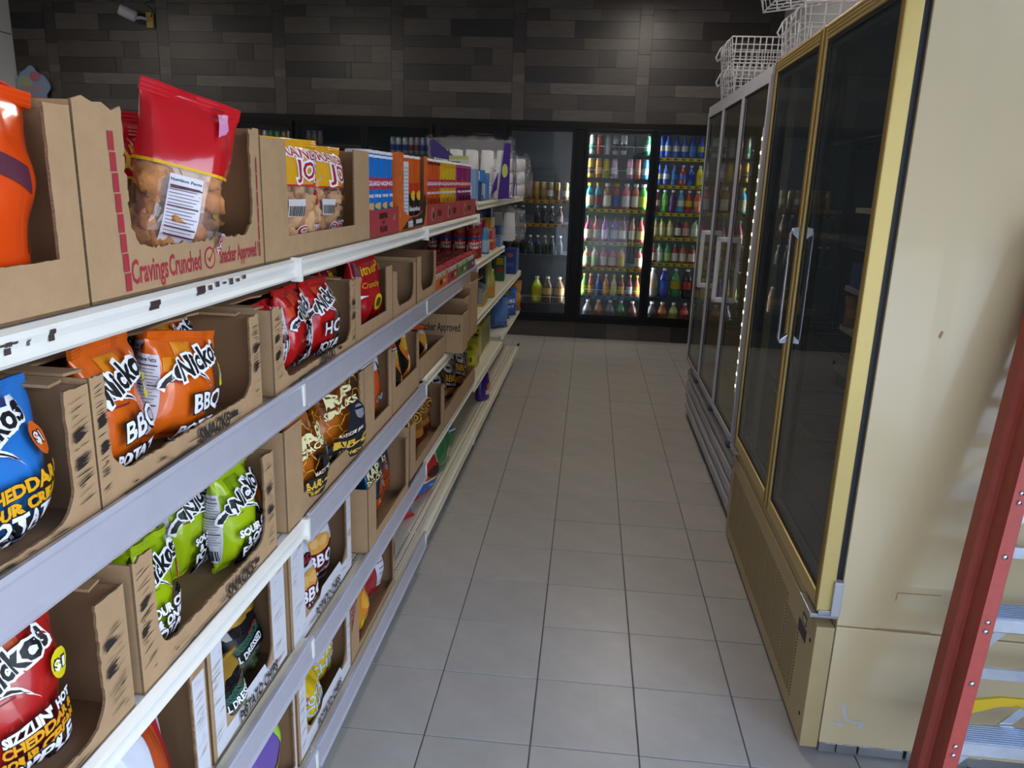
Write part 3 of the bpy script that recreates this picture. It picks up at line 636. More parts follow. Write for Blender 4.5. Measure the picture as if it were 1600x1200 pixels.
B().prism(pts, 'y', -.018, -.006).obj('board', C('#7f97b8'), sg)
artwork([('e', -.07, .18, .08, .09, '#9aa886'), ('e', .05, .26, .06, .05, '#b06a7c'), ('q', -.13, .12, .13, .17, '#a98a94'), ('q', -.10, .05, .10, .08, '#b0848c'), ('e', 0, .01, .09, .03, '#8fb0a0')], lambda x, y, o: (x, -.018 - o, y), parent=sg, fine=.5)

# ================================================================== SNACK SHELVES (GONDOLA)
gd = empty('gondola_shelving', gloc(0, 0, 0), GA, 'long cream metal shelf run down the left of the aisle, full of snack boxes', 'shelving')
YS = [-1.53, -.29, .95, 2.19, 3.43, 4.67]
LV = [[1.37, 1.37, 1.37, 1.43, 1.43], [1.10, 1.10, 1.10, 1.12, 1.13], [.785, .785, .805, .82, .82], [.478, .458, .485, .455, .50], [.165] * 5]
PLAST = [[], [0, 1, 2], [1], [0, 1], [0, 1]]
lipp = [(-.03, 0), (-.012, 0), (-.002, -.005), (.0, -.012), (-.004, -.022), (-.004, -.028), (.001, -.035), (-.003, -.040), (-.010, -.036), (-.013, -.012), (-.03, -.006)]
chp = [(-.006, .010), (.003, .012), (.005, .004), (.002, -.002), (.004, -.046), (.009, -.052), (.006, -.058), (-.004, -.054), (-.004, 0)]
for r in range(5):
    for c in range(5):
        z = LV[r][c]; y0, y1 = YS[c] + .002, YS[c + 1] - .002
        dep = .30 if (r == 1 and c == 4) else .45
        xo = -.15 if (r == 1 and c == 4) else 0.0
        b = B().box(-.455, -.028 + xo, y0, y1, z - .018, z)
        b.prism([(p[0] + xo, p[1] + z) for p in lipp], 'y', y0, y1)
        s_ = b.obj('base_deck' if r == 4 else 'shelf', LIPWHITE if (r == 0 and c < 3) or (r == 2 and c == 0) else CREAM, gd)
        if c in PLAST[r]: B().prism([(p[0], p[1] + z) for p in chp], 'y', y0 + .003, y1 - .003).obj('ticket_channel', LILAC, s_)
        if c < 3:
            B().box(-.014, .006 if r else .010, y1 - .013, y1 - .001, z - .046, z + .004).obj('end_clip', LIPWHITE, s_, 0.002)
        if r == 4 or (r == 3 and c < 3) or (r == 2 and c == 2):
            h = B()
            for xr in ((-.040, -.062) if r == 4 else (-.036,)):
                n = int((y1 - y0) / .0165)
                for k in range(n): h.box(xr - .0022, xr + .0022, y0 + .01 + k * .0165, y0 + .0185 + k * .0165, z, z + .0004)
            tag(h.obj('slot_row', HOLE, s_), kind='stuff')
        if r == 4:
            B().box(-.06, -.05, y0, y1, .0, .13).obj('kick_plate', mat('kick_cream', '#a9a493', 0.5), s_)
        if r < 4:
            for yy in (y0 + .012, y1 - .018): B().prism([(-.45, z - .018), (-.45, z - .06), (-.25, z - .018)], 'y', yy, yy + .005).obj('bracket', CREAM, s_)
for c in range(5):
    B().box(-.476, -.462, YS[c], YS[c + 1], .10, 1.42).obj('back_panel', mat('back_panel_cream', '#b9b4a4', 0.6), gd)
for y in YS: B().box(-.50, -.456, y - .018, y + .018, 0, 1.44).obj('upright', CREAM, gd)
B().prism([(-.02, .166), (.004, .166), (.004, .185), (-.006, .19)], 'y', 4.672, 4.70).obj('end_clip', RUBBER, gd)
mk = [('q', -1.118, .0, -1.108, .014, '#4a4040'), ('q', -1.126, .009, -1.1, .013, '#4a4040'), ('q', -1.085, .004, -1.08, .011, '#6a6060'), ('q', -1.05, .002, -1.04, .016, '#4a3c38'), ('q', -.845, .005, -.82, .018, '#4a3434'), ('q', -.715, .008, -.69, .022, '#4a3434')]
mk += [('q', -.68 + k * .024, .012 + (k % 3) * .002, -.668 + k * .024, .020 + (k % 2) * .003, '#55484a') for k in range(6)]
artwork(mk, lambda x, y, o: (.0006 + o - (.004 if y < .01 else 0.001), x, 1.37 - .026 + y), 'ink_marks', gd, fine=.004)['kind'] = 'stuff'

# ------------------------------------------------------------------ cardboard display cartons
def strokes(w, h, ol, orr, ob, rg, colour='#2f2a28', dense=1.0):
    it = []
    def st(y, z, l, t, a=.35):
        dy, dz = l * math.cos(a), l * math.sin(a); nx, nz_ = -math.sin(a) * t, math.cos(a) * t
        it.append(('p', [(y, z), (y + dy * .5, z + dz * .5 - t * .3), (y + dy, z + dz), (y + dy * .6 + nx, z + dz * .6 + nz_), (y + nx * .6, z + nz_ * .6)], colour))
    for s0, s1 in ((.006, ol - .004), (orr + .004, w - .006)):
        if s1 - s0 < .012: continue
        for k in range(int(26 * dense)):
            l = min(rg.uniform(.006, .05), s1 - s0); st(rg.uniform(s0, s1 - l), rg.uniform(.02, h - .012), l, rg.uniform(.0005, .0013), rg.uniform(.05, .3))
        if colour == '#2f2a28':
            for k in range(2):
                for q in range(6): st(s0 + rg.uniform(0, .004), h * (.42 + .2 * k) + q * .0022, min(rg.uniform(.014, .032), s1 - s0), rg.uniform(.002, .0035), rg.uniform(.15, .35))
    for k in range(int(16 * dense)):
        l = rg.uniform(.01, .06); st(rg.uniform(max(ol, .01), max(ol, .01) + (w - max(ol, .01)) * .8), rg.uniform(.006, max(.012, ob - .012)), l, rg.uniform(.0006, .002), rg.uniform(-.03, .06))
    st(max(ol, 0) + .01, .008, (w - max(ol, 0)) * .55, .003, .012)
    return it
def carton(label, y0, y1, z0, h, ol, orr, ob, style='rect', pr='plain', xf=-.012, depth=.36, lid=False, text=(), torn=.0, m=None, seed=1, group='cardboard snack cartons', cat='box', name='display_carton', facemat=None, rear_h=None):
    rg = random.Random(seed); w = y1 - y0; M = m or CARD; t = .004
    ol -= y0; orr -= y0; ob -= z0
    root = empty(name, gloc(xf, y0, z0), GA, label, cat, group)
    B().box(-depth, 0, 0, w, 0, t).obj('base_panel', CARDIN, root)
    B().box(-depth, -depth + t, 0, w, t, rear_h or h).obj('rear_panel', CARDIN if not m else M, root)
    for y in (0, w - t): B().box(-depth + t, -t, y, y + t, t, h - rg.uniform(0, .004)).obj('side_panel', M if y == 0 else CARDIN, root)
    r = .045 if style == 'round' else .006
    path = [(orr, h)]
    if style == 'round':
        for k in range(9): a = -PI / 2 * k / 8; path.append((orr - r + r * math.cos(a), ob + r + r * math.sin(a)))
        for k in range(9): a = -PI / 2 - PI / 2 * k / 8; path.append((ol + r + r * math.cos(a), ob + r + r * math.sin(a)))
    elif style == 'curve':
        for k in range(17): a = -PI * k / 16; path.append(((ol + orr) / 2 + (orr - ol) / 2 * math.cos(a), ob + .03 + (h - ob - .03) * .0 + .03 * math.sin(a)))
    else: path += [(orr, ob), (ol, ob)]
    path.append((ol, h))
    if torn:
        q = []
        for a, b in zip(path[:-1], path[1:]):
            n = max(1, int(math.dist(a, b) / .007))
            for k in range(n): u = k / n; q.append((a[0] + (b[0] - a[0]) * u + rg.uniform(-torn, torn), a[1] + (b[1] - a[1]) * u + rg.uniform(-torn, torn)))
        path = q + [path[-1]]
    pts = [(0, 0), (w, 0), (w, h)]
    if torn: pts += [(w - (w - orr) * k / 4, h + rg.uniform(-torn, torn) * 1.5) for k in range(1, 4)]
    pts += path
    if ol > .002:
        if torn: pts += [(ol - ol * k / 5, h + rg.uniform(-torn, torn) * 2.5) for k in range(1, 5)]
        pts.append((0, h))
    bm = bmesh.new(); vf = [bm.verts.new((0, p[0], p[1])) for p in pts]; vb = [bm.verts.new((-t, p[0], p[1])) for p in pts]; n = len(pts)
    f1 = bm.faces.new(vf); f2 = bm.faces.new(vb[::-1])
    for i in range(n):
        f = bm.faces.new((vf[i], vb[i], vb[(i + 1) % n], vf[(i + 1) % n])); f.material_index = 1
    f2.material_index = 2; bm.normal_update()
    bmesh.ops.triangulate(bm, faces=[f1, f2]); bmesh.ops.recalc_face_normals(bm, faces=bm.faces)
    me = bpy.data.meshes.new('front_panel'); bm.to_mesh(me); bm.free()
    for q in (facemat or M, CARDEDGE if not m else M, CARDIN): me.materials.append(q)
    link('front_panel', me, root)
    it = []
    if pr == 'ink': it += strokes(w, h, ol, orr, ob, rg)
    if pr == 'white':
        mg = .012
        if ol > .03: it.append(('q', mg, .006, ol - .002, h - .02, WHITEINK))
        it.append(('q', orr + .003, .006, w - mg * .4, h - .02, WHITEINK)); it.append(('q', max(ol, 0) - .002, .006, orr + .003, ob - .002, WHITEINK))
        it.append(('p', [(ol + (orr - ol) * .30, ob - .002), (ol + (orr - ol) * .85, ob - .002), (ol + (orr - ol) * .80, ob + .018), (ol + (orr - ol) * .36, ob + .018)], WHITEINK))
        it += strokes(w, h, ol, orr, ob, rg, '#a37f5e', 1.0)
    for tx in text: it.append(tx)
    if it: artwork(it, lambda x, y, o: (o, x, y), 'printed_front', root, fine=.5, off0=.0005, step=.00006)['kind'] = 'stuff'
    if lid:
        lp = [(-depth, 0), (-depth, w), (-.035, w), (-.03, w - .03)] + [(-.10 + rg.uniform(-.006, .006), w - .03 - (w - .06) * k / 14) for k in range(15)] + [(-.03, .03), (-.035, 0)]
        B().prism(lp, 'z', h - .001, h + .003).obj('lid_panel', M, root)
    return root
def tx(s, x, y, size, col, **o): return ('t', s, x, y, size, col, o)
# top shelf
c1 = carton('plain brown snack carton at the left end of the top shelf, orange bag inside', -1.50, -.957, 1.372, .238, -1.45, -1.002, 1.434, 'rect', torn=.0008, seed=2)
c2 = carton('torn brown carton with red cravings lettering on the top shelf, holding red pork rind bags', -.952, -.434, 1.372, .246, -.856, -.474, 1.434, 'round', torn=.003, seed=4,
            text=[tx('Cravings', .135, .030, .046, REDINK, sx=.58, bold=.0010), tx('Crunched', .232, .030, .044, REDINK, sx=.54, bold=.0010), ('e', .308, .032, .018, .018, REDINK), ('e', .308, .032, .0145, .0145, CARD), ('p', [(.298, .034), (.306, .024), (.330, .054), (.306, .031)], REDINK), tx('Snacker Approved !', .418, .031, .037, REDINK, sx=.52, bold=.0009)]
            + [('q', .062 + .0016 * k, .19 - .026 * k, .075 + .0016 * k, .214 - .026 * k, REDINK) for k in range(8)] + [('q', .497, .018 + .03 * k, .501, .045 + .03 * k, REDINK) for k in range(6)])
c3 = carton('plain brown carton on the top shelf holding two yellow pork rind bags', -.428, .268, 1.372, .233, -.308, .135, 1.418, 'rect', seed=5)
TR = mat('tray_red', '#a83a40', 0.55, nz=20, amt=0.05); TO = mat('tray_orange', '#d8641f', 0.5)
c4 = carton('dark red tray lettered bursting with flavor on the top shelf, holding blue chip tubes', .282, .590, 1.372, .080, .283, .589, 1.449, 'rect', m=TR, depth=.30, rear_h=.08, seed=6, name='display_tray', cat='tray', group='snack tube trays on the top shelf',
            text=[tx('BURSTING', .13, .058, .022, '#2a1416', bold=.0008, sx=.9), tx('WITH', .13, .040, .014, '#2a1416', sx=.9), tx('FLAVOR', .13, .020, .024, '#2a1416', bold=.0008, sx=.9), ('p', [(.235, .045), (.26, .066), (.262, .04)], '#b08e5e')])
c5 = carton('orange and black minis carton with a curved cut-out on the top shelf', .594, 1.008, 1.372, .245, .655, .965, 1.415, 'curve', m=TO, depth=.30, rear_h=.245, seed=7, group='snack tube trays on the top shelf',
            text=[('p', [(.03, .006), (.36, .006), (.412, .10), (.37, .115), (.34, .055), (.25, .040), (.15, .040)], '#241d1c'), tx('minis', .155, .022, .040, '#f0f0f0', bold=.0016, sx=.8), ('q', .235, .016, .33, .030, '#d8d8d8')]
            + [('p', [(.008 + .02 * (k % 2), .05 + k * .028), (.016 + .02 * (k % 2), .046 + k * .028), (.02 + .02 * (k % 2), .066 + k * .028)], '#f0b23a') for k in range(7)] + [('p', [(.385, .03 + k * .03), (.395, .026 + k * .03), (.4, .048 + k * .03)], '#f0b23a') for k in range(3)])
TRAYT = [(1.020, 1.340, '#2a1416', 'holding orange chip tubes'), (1.346, 1.738, '#2a1416', 'holding yellow chip tubes'), (1.744, 2.165, '#2a1416', 'holding purple chip tubes')]
for k, (a, b, col, hold) in enumerate(TRAYT):
    carton('dark red tray on the top shelf %s' % hold, a, b, 1.372, .078, a + .001, b - .001, 1.447, 'rect', m=TR, depth=.30, rear_h=.078, seed=8 + k, name='display_tray', cat='tray', group='snack tube trays on the top shelf',
           text=[('e', .09, .038, .030, .026, '#b58c70'), ('e', .10, .034, .018, .016, '#2a1416'), ('q', .18, .026, .26, .05, '#5a1a22')])
# second shelf
snk = lambda x, s=.030: tx('SNACKS', x, .022, s * 1.12, INK, bold=.0012, sx=.85)
carton('brown carton with black scuff print at the left end of the second shelf', -1.52, -.978, 1.102, .176, -1.47, -1.024, 1.116, 'round', 'ink', torn=.0012, lid=True, seed=11)
carton('brown carton lettered snacks on the second shelf, holding orange barbecue chip bags', -.974, -.473, 1.102, .182, -.945, -.513, 1.140, 'round', 'ink', torn=.0015, lid=True, seed=12, text=[snk(.30), ('q', .36, .02, .385, .03, INK)])
carton('brown carton lettered snacks on the second shelf, holding red hot chip bags', -.410, .121, 1.102, .178, -.362, .085, 1.128, 'round', 'ink', torn=.002, lid=True, seed=13, text=[snk(.30, .028), ('q', .38, .02, .40, .028, INK)])
carton('plain brown carton on the second shelf with a red bag rising out of it', .124, .506, 1.102, .176, .174, .436, 1.146, 'rect', seed=14)
carton('empty brown carton with a ragged torn opening on the second shelf', .512, .826, 1.102, .152, .566, .793, 1.135, 'round', torn=.003, seed=15)
carton('empty brown carton on the second shelf beside the small candy trays', .844, 1.176, 1.102, .168, .914, 1.138, 1.139, 'round', torn=.0015, seed=16)
# third shelf
carton('brown carton with black scuff print at the left end of the third shelf', -1.50, -.950, .787, .198, -1.46, -1.012, .806, 'round', 'ink', torn=.0015, lid=True, seed=21)
carton('brown carton lettered snacks on the third shelf, holding lime green chip bags', -.926, -.437, .787, .214, -.876, -.486, .828, 'round', 'ink', torn=.002, lid=True, seed=22, text=[snk(.31), ('q', .37, .02, .39, .03, INK)])
carton('plain brown carton on the third shelf holding orange honeycomb print chip bags', -.376, .192, .787, .232, -.281, .150, .842, 'rect', seed=23)
carton('plain brown carton on the third shelf with a white and orange bag', .196, .494, .787, .232, .292, .456, .838, 'rect', seed=24)
carton('plain brown carton on the third shelf holding black and orange chip bags', .498, .880, .787, .215, .540, .846, .872, 'rect', seed=25)
carton('low brown tray on the third shelf next to the standing open boxes', .884, 1.352, .807, .088, .885, 1.351, .89, 'rect', seed=26, depth=.30, rear_h=.088, name='display_tray', cat='tray')
# fourth shelf
pc = lambda x, z=.024, s=.036: tx('POTATO CHIPS', x, z, s, '#20201f', bold=.0008, sx=.72)
carton('white printed carton at the left end of the fourth shelf', -1.25, -.742, .480, .25, -1.2, -.79, .505, 'rect', 'white', torn=.0015, lid=True, seed=31, xf=-.02)
carton('white printed potato chips carton on the fourth shelf holding black dill flavour bags', -.715, -.368, .480, .268, -.660, -.445, .522, 'round', 'white', torn=.001, seed=32, xf=-.03, text=[pc(.19)])
carton('white printed potato chips carton on the fourth shelf holding white barbecue bags', -.352, .092, .463, .28, -.262, .050, .515, 'round', 'white', torn=.001, seed=33, xf=-.026, text=[pc(.24)])
carton('plain brown carton on the fourth shelf holding metallic blue chip bags', .176, .660, .460, .205, .255, .630, .500, 'rect', seed=34, xf=.0)
carton('plain brown carton on the fourth shelf holding metallic gold snack bags', .690, 1.32, .487, .205, .775, 1.25, .530, 'rect', seed=35, xf=.0)
carton('long low brown tray on the fourth shelf holding dark brown snack bags', 1.325, 2.18, .487, .085, 1.33, 2.17, .565, 'rect', seed=36, xf=.0, depth=.30, rear_h=.085, name='display_tray', cat='tray')
# bottom deck
carton('white printed carton on the bottom deck holding a purple and green chip bag', -.82, -.364, .167, .245, -.78, -.378, .192, 'rect', 'white', torn=.0015, seed=41, xf=-.02)
carton('white printed potato chips carton on the bottom deck holding yellow chip bags', -.352, .046, .167, .245, -.296, .010, .215, 'round', 'white', torn=.001, seed=42, xf=-.02, text=[pc(.21)])
carton('brown carton with a red triangle label on the bottom deck', .052, .545, .167, .205, .128, .520, .19, 'rect', seed=43, xf=-.02, depth=.30,
       text=[('p', [(.006, .198), (.072, .198), (.006, .10)], '#8e2c30'), tx('FOUR', .026, .176, .016, '#d8c8b0', rot=38), tx('FLAVOR', .032, .158, .014, '#d8c8b0', rot=38), ('e', .482, .13, .008, .03, '#6a4a44')])
# open boxes standing on the third shelf, lettering towards the shop front
def openbox(label, y, x0, x1, z0, h, d, txt, k):
    t_ = empty('cardboard_box', gloc(x1, y, z0), GA, label, 'box', 'open boxes standing on the third shelf'); w = x1 - x0
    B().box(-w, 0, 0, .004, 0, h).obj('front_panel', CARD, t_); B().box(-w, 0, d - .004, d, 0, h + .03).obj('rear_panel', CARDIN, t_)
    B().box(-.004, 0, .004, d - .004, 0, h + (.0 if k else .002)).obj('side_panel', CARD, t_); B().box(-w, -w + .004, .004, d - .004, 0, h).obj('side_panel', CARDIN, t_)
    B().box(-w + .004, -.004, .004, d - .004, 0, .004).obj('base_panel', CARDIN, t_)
    artwork(([tx(txt, -.105, .112, .050, INK, bold=.0010, sx=.50)] if txt else []) + [('q', -.075, .0, -.073, h, '#8f6e4e')], lambda x, z, o: (x, -o, z), 'printed_front', t_, fine=.5, off0=.0005)
openbox('brown open box lettered snacker approved standing on the third shelf', 1.40, -.30, .062, .808, .168, .13, 'Snacker Approved', 0)
openbox('second brown open box standing behind the snacker approved box', 1.56, -.30, .042, .808, .215, .15, 'Snacker Approved', 1)
openbox('tall brown open box at the far end of the row of standing boxes', 1.74, -.30, .040, .808, .262, .22, '', 2)

# ------------------------------------------------------------------ chip bags
def bag(label, W, H, D, base, items=(), bands=(), seal=None, seed=0, name='chip_bag', cat='bag', group=None, toplean=0.0, fill=None, fat=.55, crimp=True, art='printed_artwork', wr=1.35, shift=0.0):
    NS, NV = 44, 26; sb, st = .05, .07; grid = []
    rg = random.Random(seed * 7 + 3); p1, p2, p3 = rg.uniform(0, 6), rg.uniform(0, 6), rg.uniform(0, 6); sd = Vector((seed * 3.1, seed * 1.7, 0))
    for j in range(NV + 1):
        v = j / NV; t_ = min(1, max(0, (v - sb) / (1 - sb - st)))
        f = max(0.0, math.sin(PI * t_ ** .78)) ** fat
        a, b = W / 2 * (1 - .13 * f), max(.0012, D / 2 * f); row = []
        g = wr * (math.exp(-t_ / .16) + math.exp(-(1 - t_) / .2)) * (1 if 0 < t_ < 1 else 0) * min(1, f * 2.2)
        for i in range(NS):
            ph = 2 * PI * i / NS - PI; c, s = math.cos(ph), math.sin(ph)
            x = b * math.copysign(abs(c) ** .9, c); y = a * math.copysign(abs(s) ** .88, s); z = H * v
            k = (.0042 * math.sin(5 * ph + p1) + .003 * math.sin(9 * ph + p2 + 3 * t_) + .0016 * math.sin(15 * ph + p3)) * g
            n_ = noise.noise(Vector((x * 16, y * 16, z * 13)) + sd) * .010 * f * wr + (.003 * math.sin(z * 60 + p1 + 2 * s) * f * wr * (1 if abs(s) > .75 else .15))
            q = (k + n_) * min(1.0, D / .08)
            x += c * q; y += s * q * .5
            x += toplean * max(0, v - .55) ** 1.4 * H * 2
            row.append(Vector((x, y, z)))
        grid.append(row)
    vs = [tuple(p) for r_ in grid for p in r_]; fs = []; mi = []; mats = [base]
    for b_ in bands:
        if b_[2] not in mats: mats.append(b_[2])
    for j in range(NV):
        for i in range(NS):
            fs.append((j * NS + i, j * NS + (i + 1) % NS, (j + 1) * NS + (i + 1) % NS, (j + 1) * NS + i))
            v = (j + .5) / NV; k = 0
            for b_ in bands:
                if b_[0] <= v < b_[1]: k = mats.index(b_[2])
            mi.append(k)
    fs.append(tuple(range(NS - 1, -1, -1))); mi.append(0); fs.append(tuple(NV * NS + i for i in range(NS))); mi.append(mats.index(bands[-1][2]) if bands else 0)
    me = bpy.data.meshes.new(name); me.from_pydata(vs, [], fs)
    for m_ in mats: me.materials.append(m_)
    me.polygons.foreach_set('material_index', mi); me.polygons.foreach_set('use_smooth', [True] * len(fs)); me.update()
    o = link(name, me); tag(o, label, cat, group)
    jm = NV // 2; A = sum((grid[jm][i + 1] - grid[jm][i]).length for i in range(NS // 2, NS // 2 + NS // 4))
    def place(m_, z, off):
        fi = ((m_ + shift) / A * (NS / 4) + NS / 2) % NS; fj = min(NV - .001, max(0.0, z / H * NV)); i, j = int(fi), int(fj); u, w = fi - i, fj - j
        p00, p10, p01, p11 = grid[j][i % NS], grid[j][(i + 1) % NS], grid[j + 1][i % NS], grid[j + 1][(i + 1) % NS]
        P = p00 * (1 - u) * (1 - w) + p10 * u * (1 - w) + p01 * (1 - u) * w + p11 * u * w
        n = (p10 - p00 + p11 - p01).cross(p01 - p00 + p11 - p10)
        if n.length > 0: n.normalize()
        return P + n * (off + .0005)
    if crimp:
        for nm, v0, v1, sg in (('bottom_seal', 0, sb, 1), ('top_seal', 1 - st, 1.0, 1)):
            xs = toplean * max(0, (v0 + v1) / 2 - .55) ** 1.4 * H * 2 if v0 > .5 else 0
            bb = B(); z0, z1 = H * v0, H * v1; n = 6
            pr = [(xs + .0030 + (.0009 if k % 2 else -.0003), z0 + (z1 - z0) * k / n) for k in range(n + 1)] + [(xs - .0030 - (.0009 if k % 2 else -.0003), z0 + (z1 - z0) * k / n) for k in range(n, -1, -1)]
            ny = 8
            vsx = []; fsx = []
            for q in range(ny + 1):
                y = -W / 2 * 1.005 + W * 1.005 * q / ny; wv = .004 * math.sin(q * 1.3 + p1)
                vsx += [(px + wv, y, pz) for px, pz in pr]
            L = len(pr)
            for q in range(ny):
                for k in range(L): fsx.append((q * L + k, q * L + (k + 1) % L, (q + 1) * L + (k + 1) % L, (q + 1) * L + k))
            fsx.append(tuple(range(L))); fsx.append(tuple(range(ny * L, ny * L + L)))
            bb.add(vsx, fsx); bb.obj(nm, seal or (bands[-1][2] if bands and v0 > .5 else base), o)
    if fill:
        bb = B(); frg = random.Random(seed + 50); fm, nmin, zmax, fr, fname = fill
        for k in range(nmin):
            z = H * frg.uniform(.09, zmax); t_ = z / H; f = math.sin(PI * min(.98, t_) ** .78) ** .55
            cx, cy = frg.uniform(-.5, .5) * D * .62 * f, frg.uniform(-.5, .5) * W * .70 * f; r_ = fr * frg.uniform(.6, 1.1); e = frg.uniform(.6, 1.3)
            vv = []; ff = []; nu, nw = 13, 9
            for a_ in range(nw + 1):
                th = PI * a_ / nw
                for c_ in range(nu):
                    ph = 2 * PI * c_ / nu; d_ = Vector((math.sin(th) * math.cos(ph), math.sin(th) * math.sin(ph) * e, math.cos(th) / e))
                    vv.append(Vector((cx, cy, z)) + d_ * r_ * (1 + .75 * noise.noise(d_ * 1.7 + Vector((k * 1.3, 0, seed))) + .28 * noise.noise(d_ * 4.5 + Vector((k * 2.3, 1, seed)))))
            for a_ in range(nw):
                for c_ in range(nu): ff.append((a_ * nu + c_, a_ * nu + (c_ + 1) % nu, (a_ + 1) * nu + (c_ + 1) % nu, (a_ + 1) * nu + c_))
            bb.add(vv, ff, 0, True)
        tag(bb.obj(fname, fm, o), kind='stuff')
    if items: artwork(items, place, art, o, fine=.0075)
    return o
def foil(n, c, r=.24, metal=0.0): return mat('pack_' + n, c, r, metal, coat=.5)
def nutri(m0, m1, z0, z1, col='#d6d2da', ln='#4a4a50', title=True):
    it = [('q', m0, z0, m1, z1, col)]; w = m1 - m0; z = z1 - .012; k = 0
    if title: it.append(tx('Nutrition Facts', (m0 + m1) / 2, z1 - .008, min(.009, w * .15), '#2a2a2e', bold=.0002)); z -= .006
    while z > z0 + .034:
        it.append(('q', m0 + w * .06, z, m1 - w * (.06 + .22 * ((k * 7) % 3) / 3), z + (.0022 if k % 6 == 0 else .0009), ln)); z -= .0052; k += 1
    for b_ in range(9): it.append(('q', m0 + w * (.12 + .085 * b_), z0 + .005, m0 + w * (.12 + .085 * b_ + (.05 if b_ % 3 else .025)), z0 + .026, '#2b2b30'))
    return it
def nick(col, patch, dotc, lines, H, price='#d8c81e', sh=0.0, pm='#1c1a1c'):
    """swashed black logo with white edge, price spot, outlined flavour words"""
    it = []
    for k in range(2):
        for q in range(2):
            if (k + q) % 2 == 0: it.append(('q', -.056 + .030 * k, H * (.66 + .12 * q), -.026 + .030 * k, H * (.78 + .12 * q), patch))
    it += nutri(-.128, -.062, H * .10, H * .80)
    it.append(('q', -.062, H * .575, -.018, H * .585, '#7a1f28'))
    arc = [(-.012 + sh + .018 * math.cos(R(a)) * 2.5, H * .50 + .036 * math.sin(R(a)) * 1.0) for a in range(175, 15, -16)]
    arc2 = [(-.004 + sh + .018 * math.cos(R(a)) * 2.2, H * .47 + .030 * math.sin(R(a))) for a in range(15, 176, 16)]
    it.append(('p', arc + arc2, '#f2f2f4'))
    arc = [(-.010 + sh + .018 * math.cos(R(a)) * 2.35, H * .497 + .032 * math.sin(R(a)) * 1.0) for a in range(172, 20, -16)]
    arc2 = [(-.004 + sh + .018 * math.cos(R(a)) * 2.2, H * .478 + .030 * math.sin(R(a))) for a in range(20, 172, 16)]
    it.append(('p', arc + arc2, pm))
    it += [('e', -.020 + sh, H * .655, .0135, .0125, '#f2f2f4'), ('e', -.020 + sh, H * .655, .0105, .0098, pm)]
    it.append(tx("Nickos", .016 + sh, H * .74, .040, pm, out='#f4f4f6', bold=.0013, ow=.085, rot=26, shear=.3, sx=.72))
    it += [('e', .062 + sh, H * .62, .013, .019, price), tx('$1', .062 + sh, H * .62, .017, '#f6f6f6', out='#20201e', ow=.09, bold=.0006)]
    z = H * .40
    for s_, sz, c_ in lines:
        it.append(tx(s_, .030 + sh, z, sz, c_, out='#17171c', bold=.0010, ow=.055, rot=8, sx=.74)); z -= sz * .92
    return it
ORG = foil('orange', '#dd6314'); LIME = foil('lime', '#a3bd12'); HOT = foil('hot_red', '#c41c1c'); BLU = foil('blue', '#2a78c8'); RIP = foil('ripple_red', '#b5201c')
YEL = foil('yellow', '#e6a91e'); PRED = foil('pork_red', '#c4161f', .2); PORK = mat('pork_rind', '#cf8a4e', 0.75, nz=30, amt=.22, bump=.25, bscale=90); PORKY = mat('pork_rind_pale', '#dba878', 0.75, nz=30, amt=.2, bump=.25, bscale=90)
CL = '#f2f2f6'
def B_(o, x, y, z, rz=0, rx=0, ry=0): return put(o, x, y, z, R(rz), R(rx), R(ry))
def bbq(lb, seed, H=.20, W=.165, sh=0.0): return bag(lb, W, H, .088, ORG, nick('o', '#e08a1c', '', [('BBQ', .042, CL), ('POTATO', .026, CL), ('CHIPS', .030, CL)], H, sh=sh), seed=seed, group='orange barbecue chip bags')
# top shelf
o = bag('orange bag with a pink streak leaning out of the leftmost top carton', .20, .26, .10, foil('hot_orange', '#e0480f'), [('p', [(-.02, .19), (.05, .17), (.055, .14), (-.02, .165)], '#5a2a3a'), ('e', .062, .08, .006, .006, '#8a2a10'), ('q', -.06, .03, .08, .036, '#e8b020')], seed=1); B_(o, -.068, -1.105, 1.380, -4); o.rotation_euler[0] = R(-9)
o = bag('crumpled red bag at the back of the torn carton, one corner sticking up', .17, .285, .07, PRED, [tx('HOT', 0, .16, .05, '#f0d030')], seed=2); B_(o, -.285, -.775, 1.380, 0); o.rotation_euler[0] = R(-20)
o = bag('second red bag lying behind the orange bag at the frame edge', .20, .265, .08, PRED, [tx('HOT', 0, .16, .05, '#f0d030')], seed=3); B_(o, -.28, -1.15, 1.378, 0)
def pork(lb, seed, H=.29, front=True, W=.20):
    it = [('q', -.17, H * .575, .20, H * .592, '#e8b41e')]
    if front:
        it += nutri(-.030, .010, H * .09, H * .54, '#e2dce4', '#5a3440') + [('q', -.028, H * .47, .008, H * .478, '#5a1a2a'), ('q', -.028, H * .22, .008, H * .228, '#5a1a2a'), ('p', [(.024, H * .90), (.044, H * .93), (.036, H * .84), (.022, H * .78)], '#d68ab8'), ('q', .02, H * .935, .035, H * .94, '#2a1010'), tx('HOT &', .090, H * .24, .026, '#c01c30', out=CL, bold=.0006), tx('SPICY', .092, H * .15, .026, '#c01c30', out=CL, bold=.0006)]
    else: it += [tx('JOES', .03, H * .70, .055, '#e8c020', bold=.001), tx('ZERO', .055, H * .47, .018, '#e8b41e'), ('p', [(.03, H * .44), (.09, H * .44), (.10, H * .36), (.07, H * .30), (.03, H * .35)], '#e8b41e'), tx('CARBS', .062, H * .38, .014, '#b01c24'), tx('HOT & SPICY', .05, H * .2, .024, '#c01c30', out=CL)]
    return bag(lb, W, H, .105, CLEAR, it, [(.58, 1.01, PRED)], PRED, seed, 'pork_rind_bag', group='red pork rind bags', fill=(PORK, 46, .56, .024, 'pork_rinds'), wr=1.2)
